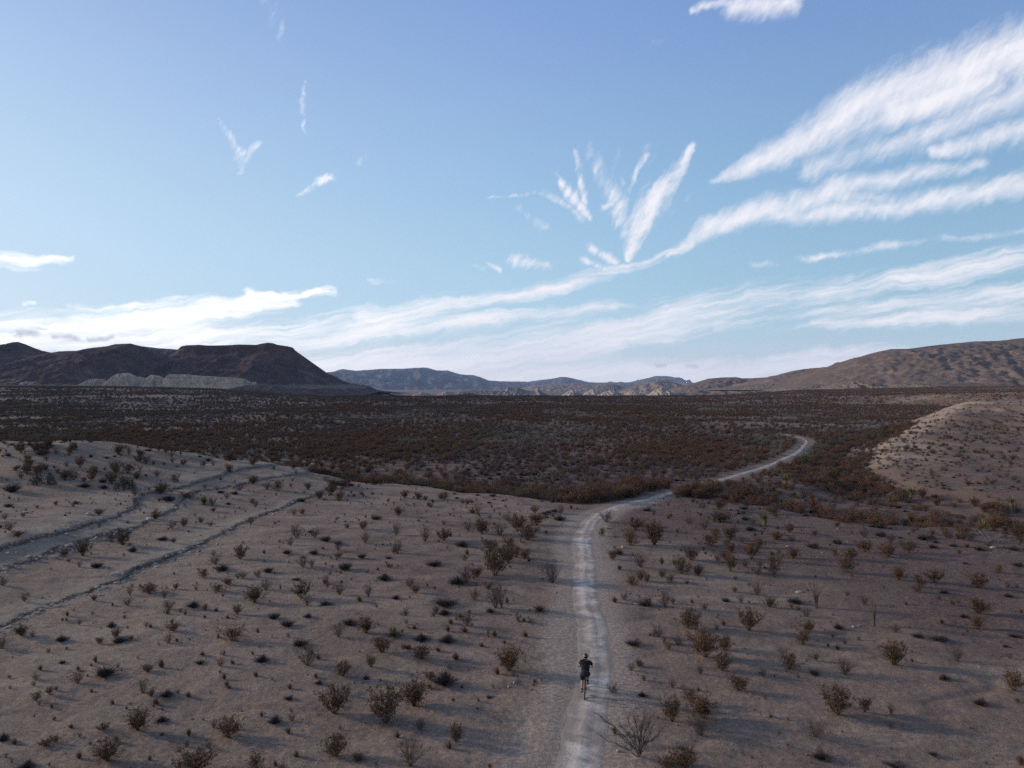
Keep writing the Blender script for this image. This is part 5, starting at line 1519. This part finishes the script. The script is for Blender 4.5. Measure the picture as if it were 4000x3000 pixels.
def loft(pb, path, rad, sides=14):
    """closed tube with elliptical rings (rx across, ry fore-and-aft)"""
    path = np.array(path, float); n = len(path)
    d = np.gradient(path, axis=0); d /= np.linalg.norm(d, axis=1)[:, None]
    ax = np.array([1.0, 0, 0]); rings = []
    for k in range(n):
        a = ax - d[k] * (ax @ d[k]); a /= np.linalg.norm(a)
        b = np.cross(d[k], a)
        t = np.linspace(0, 2 * math.pi, sides, endpoint=False)[:, None]
        rings.append(path[k] + rad[k][0] * np.cos(t) * a + rad[k][1] * np.sin(t) * b)
    v = np.concatenate(rings + [path[:1], path[-1:]])
    for k in range(n - 1):
        for q in range(sides):
            p0, p1 = k * sides + q, k * sides + (q + 1) % sides
            pb.t += [(pb.n + p0, pb.n + p1, pb.n + p1 + sides), (pb.n + p0, pb.n + p1 + sides, pb.n + p0 + sides)]; pb.mi += [0, 0]
    c0, c1 = n * sides, n * sides + 1
    for q in range(sides):
        pb.t += [(pb.n + c0, pb.n + (q + 1) % sides, pb.n + q), (pb.n + c1, pb.n + (n - 1) * sides + q, pb.n + (n - 1) * sides + (q + 1) % sides)]; pb.mi += [0, 0]
    pb.v.append(v); pb.n += len(v)
pb = PB()
loft(pb, [lerp3(PEL, WST, .75), lerp3(PEL, WST, .3), PEL, (0, .18, .955), (0, .19, .90)], [(.150, .115), (.165, .130), (.172, .142), (.160, .130), (.10, .09)], 20)
for HP_, KN_, e_ in ((HPL, KNL, .97), (HPR, KNR, .92)):
    loft(pb, [lerp3(HP_, KN_, f) for f in (-.15, .1, .35, .6, .8, e_)], [(.085, .09), (.112, .125), (.112, .118), (.103, .105), (.096, .097), (.093, .094)], 16)
v, t, mi = pb.arrays()
link('shorts', np_mesh('shorts', v, None, t, smooth=True), M['shorts'], rider)
for sd, A_, hel, to in ((-1, ANL, (-.12, .320, .165), (-.128, .485, .142)), (1, ANR, (.12, .395, .505), (.128, .560, .487))):
    skinned('shoe', [[('a', (A_[0], A_[1] - .01, A_[2] - .02), .046), ('b', hel, .046), ('c', lerp3(hel, to, .55), (.045, .040)), ('d', to, (.040, .030))]], M['shoe'], rider, 2)
    skinned('sock', [[('a', (A_[0], A_[1], A_[2] - .01), .042), ('b', (A_[0], A_[1] + .012, A_[2] + .055), .043), ('c', (A_[0], A_[1] + .03, A_[2] + .11), .046)]], M['sock'], rider, 1)
for sd, W_ in ((-1, WRL), (1, WRR)):
    skinned('glove', [[('a', W_, .031), ('b', (sd * .245, .865, 1.050), (.038, .026)), ('c', (sd * .245, .905, 1.044), (.040, .022))]], M['glove'], rider, 1)
def dome(name, c, r, zlo, mat, parent, ridges=0, shift=0.0, grow_=1.0):
    n, m_ = 12, 28
    th = np.linspace(0, math.acos(zlo), n)[:, None]; ph = np.linspace(0, 2 * math.pi, m_, endpoint=False)[None]
    k = 1 + ridges * .045 * np.cos(ph * 7) * np.sin(th)
    lip = 1 + .05 * (th > math.acos(zlo) - .2)
    v = np.stack([c[0] + r[0] * np.sin(th) * np.cos(ph) * k * lip, c[1] + r[1] * np.sin(th) * np.sin(ph) * k * lip - shift * (1 - np.cos(th)), c[2] + r[2] * np.cos(th) * k], -1).reshape(-1, 3)
    q = [(i * m_ + j, (i + 1) * m_ + j, (i + 1) * m_ + (j + 1) % m_, i * m_ + (j + 1) % m_) for i in range(n - 1) for j in range(m_)]
    ob = link(name, np_mesh(name, v, np.array(q), smooth=True), mat, parent)
    so = ob.modifiers.new('thickness', 'SOLIDIFY'); so.thickness = .014
    return ob
hl = dome('helmet', (.005, .556, 1.602), (.112, .140, .112), .0, M['helmet'], rider, 1, .01)
for s_ in (-1, 1):
    pb = PB()
    a = np.linspace(-.9, 1.35, 9)
    pb.tube(np.stack([np.full(9, .005) + s_ * .064, .552 - .124 * np.sin(a) * 1.0, 1.606 + .098 * np.cos(a) * .93], -1), .007, .007, 5)
    v, t, mi = pb.arrays()
    link('stripe', np_mesh('stripe', v, None, t), M['strip'], hl)
dome('hair', (.005, .545, 1.575), (.092, .104, .09), -.6, M['hair'], rider)
for s_ in (-1, 1):
    pb = PB(); pb.tube([(.005 + s_ * .076, .565, 1.60), (.005 + s_ * .088, .560, 1.585), (.005 + s_ * .080, .566, 1.562)], .011, .008, 6)
    v, t, mi = pb.arrays(); link('ear', np_mesh('ear', v, None, t, smooth=True), M['skin'], rider)
    pb = PB(); pb.tube([(.005 + s_ * .031, .640, 1.607), (.005 + s_ * .031, .652, 1.607)], .010, .006, 8)
    v, t, mi = pb.arrays(); link('eye', np_mesh('eye', v, None, t, smooth=True), M['saddle'], rider)
pb = PB(); pb.tube([(-.018, .652, 1.556), (.005, .658, 1.554), (.028, .652, 1.556)], .005, .004, 6)
v, t, mi = pb.arrays(); link('mouth', np_mesh('mouth', v, None, t), simple_mat('lips', (.25, .10, .08), .6), rider)
pb = PB(); pb.tube([(-.035, .405, 1.468), (.035, .405, 1.468)], .010, .010, 5)
v, t, mi = pb.arrays(); link('collar_tag', np_mesh('collar_tag', v, None, t), M['strip'], rider)

# ------------------------------------------------------------------ the air
def haze():
    lo, hi = (-15000, -15000, -200), (15000, 15000, 640)
    v = [(x, y, z) for x in (lo[0], hi[0]) for y in (lo[1], hi[1]) for z in (lo[2], hi[2])]
    f = [(0, 1, 3, 2), (4, 6, 7, 5), (0, 4, 5, 1), (2, 3, 7, 6), (0, 2, 6, 4), (1, 5, 7, 3)]
    me = bpy.data.meshes.new('haze'); me.from_pydata(v, [], f)
    m_ = bpy.data.materials.new('thin_air_haze'); m_.use_nodes = True
    m_.node_tree.nodes.clear()
    q = NG(m_.node_tree)
    o = q.n('ShaderNodeOutputMaterial'); pv = q.n('ShaderNodeVolumePrincipled')
    pv.inputs['Color'].default_value = (.45, .64, 1.0, 1)
    pv.inputs['Density'].default_value = HAZE
    m_.node_tree.links.new(pv.outputs[0], o.inputs['Volume'])
    return structure(link('haze', me, m_), 'thin blue haze of the far distance', 'stuff')
HAZE = 3.6e-5
haze()

# ------------------------------------------------------------------ unseen sheet added before the sun to shade the left of the scene
def shade_cloud():
    """an added thin sheet, out of view towards the sun, shaped to dim the left ground, the plain and the mesas"""
    zc = 760.0
    nx, ny = 150, 150
    gx_ = np.linspace(-2600, 420, nx); gy_ = np.linspace(-500, 2300, ny)
    X, Y = np.meshgrid(gx_, gy_)
    xb = np.interp(Y, [-500, 20, 70, 110, 160, 260, 600, 1000, 1700, 2300], [-60, -6, 0, 10, 46, 60, 210, 330, 200, 100])  # outline of the wanted shade on the ground, which the added sheet follows
    d = ss(-25, 45, xb - X + 22 * fbm(X / 160, Y / 160, 4, 201)) * ss(2300, 1900, Y) * ss(-500, -260, Y) * ss(-2600, -2200, X)
    d = d * (.72 + .45 * fbm(X / 240, Y / 240, 3, 203))
    k = zc / sun_dir.z
    X2, Y2 = X + sun_dir.x * k, Y + sun_dir.y * k
    th = 22 * np.clip(d, 0, 1)
    v = np.vstack([np.stack([X2.ravel(), Y2.ravel(), (zc + th).ravel()], -1), np.stack([X2.ravel(), Y2.ravel(), (zc - th - .5).ravel()], -1)])
    q = grid_quads(ny, nx)
    me = np_mesh('added_cloud', v, np.vstack([q, (q + nx * ny)[:, ::-1]]), smooth=True)
    c = np.tile(np.clip(d, 0, 1).ravel(), 2)
    set_attr(me, 'thick', np.stack([c, c, c, np.ones_like(c)], -1))
    m_ = bpy.data.materials.new('added_thin_cloud'); m_.use_nodes = True; m_.node_tree.nodes.clear()
    q_ = NG(m_.node_tree)
    o = q_.n('ShaderNodeOutputMaterial'); tr = q_.n('ShaderNodeBsdfTransparent'); df = q_.n('ShaderNodeBsdfTranslucent'); mx = q_.n('ShaderNodeMixShader')
    df.inputs[0].default_value = (.9, .9, .92, 1)
    a = q_.sep(q_.n('ShaderNodeVertexColor', layer_name='thick').outputs[0])[0]
    q_.put(mx.inputs[0], q_.m('MULTIPLY', a, .60))
    m_.node_tree.links.new(tr.outputs[0], mx.inputs[1]); m_.node_tree.links.new(df.outputs[0], mx.inputs[2])
    m_.node_tree.links.new(mx.outputs[0], o.inputs[0])
    return structure(link('added_cloud', me, m_), 'unseen thin sheet added towards the low sun to shade the left ground and plain', 'stuff')
shade_cloud()
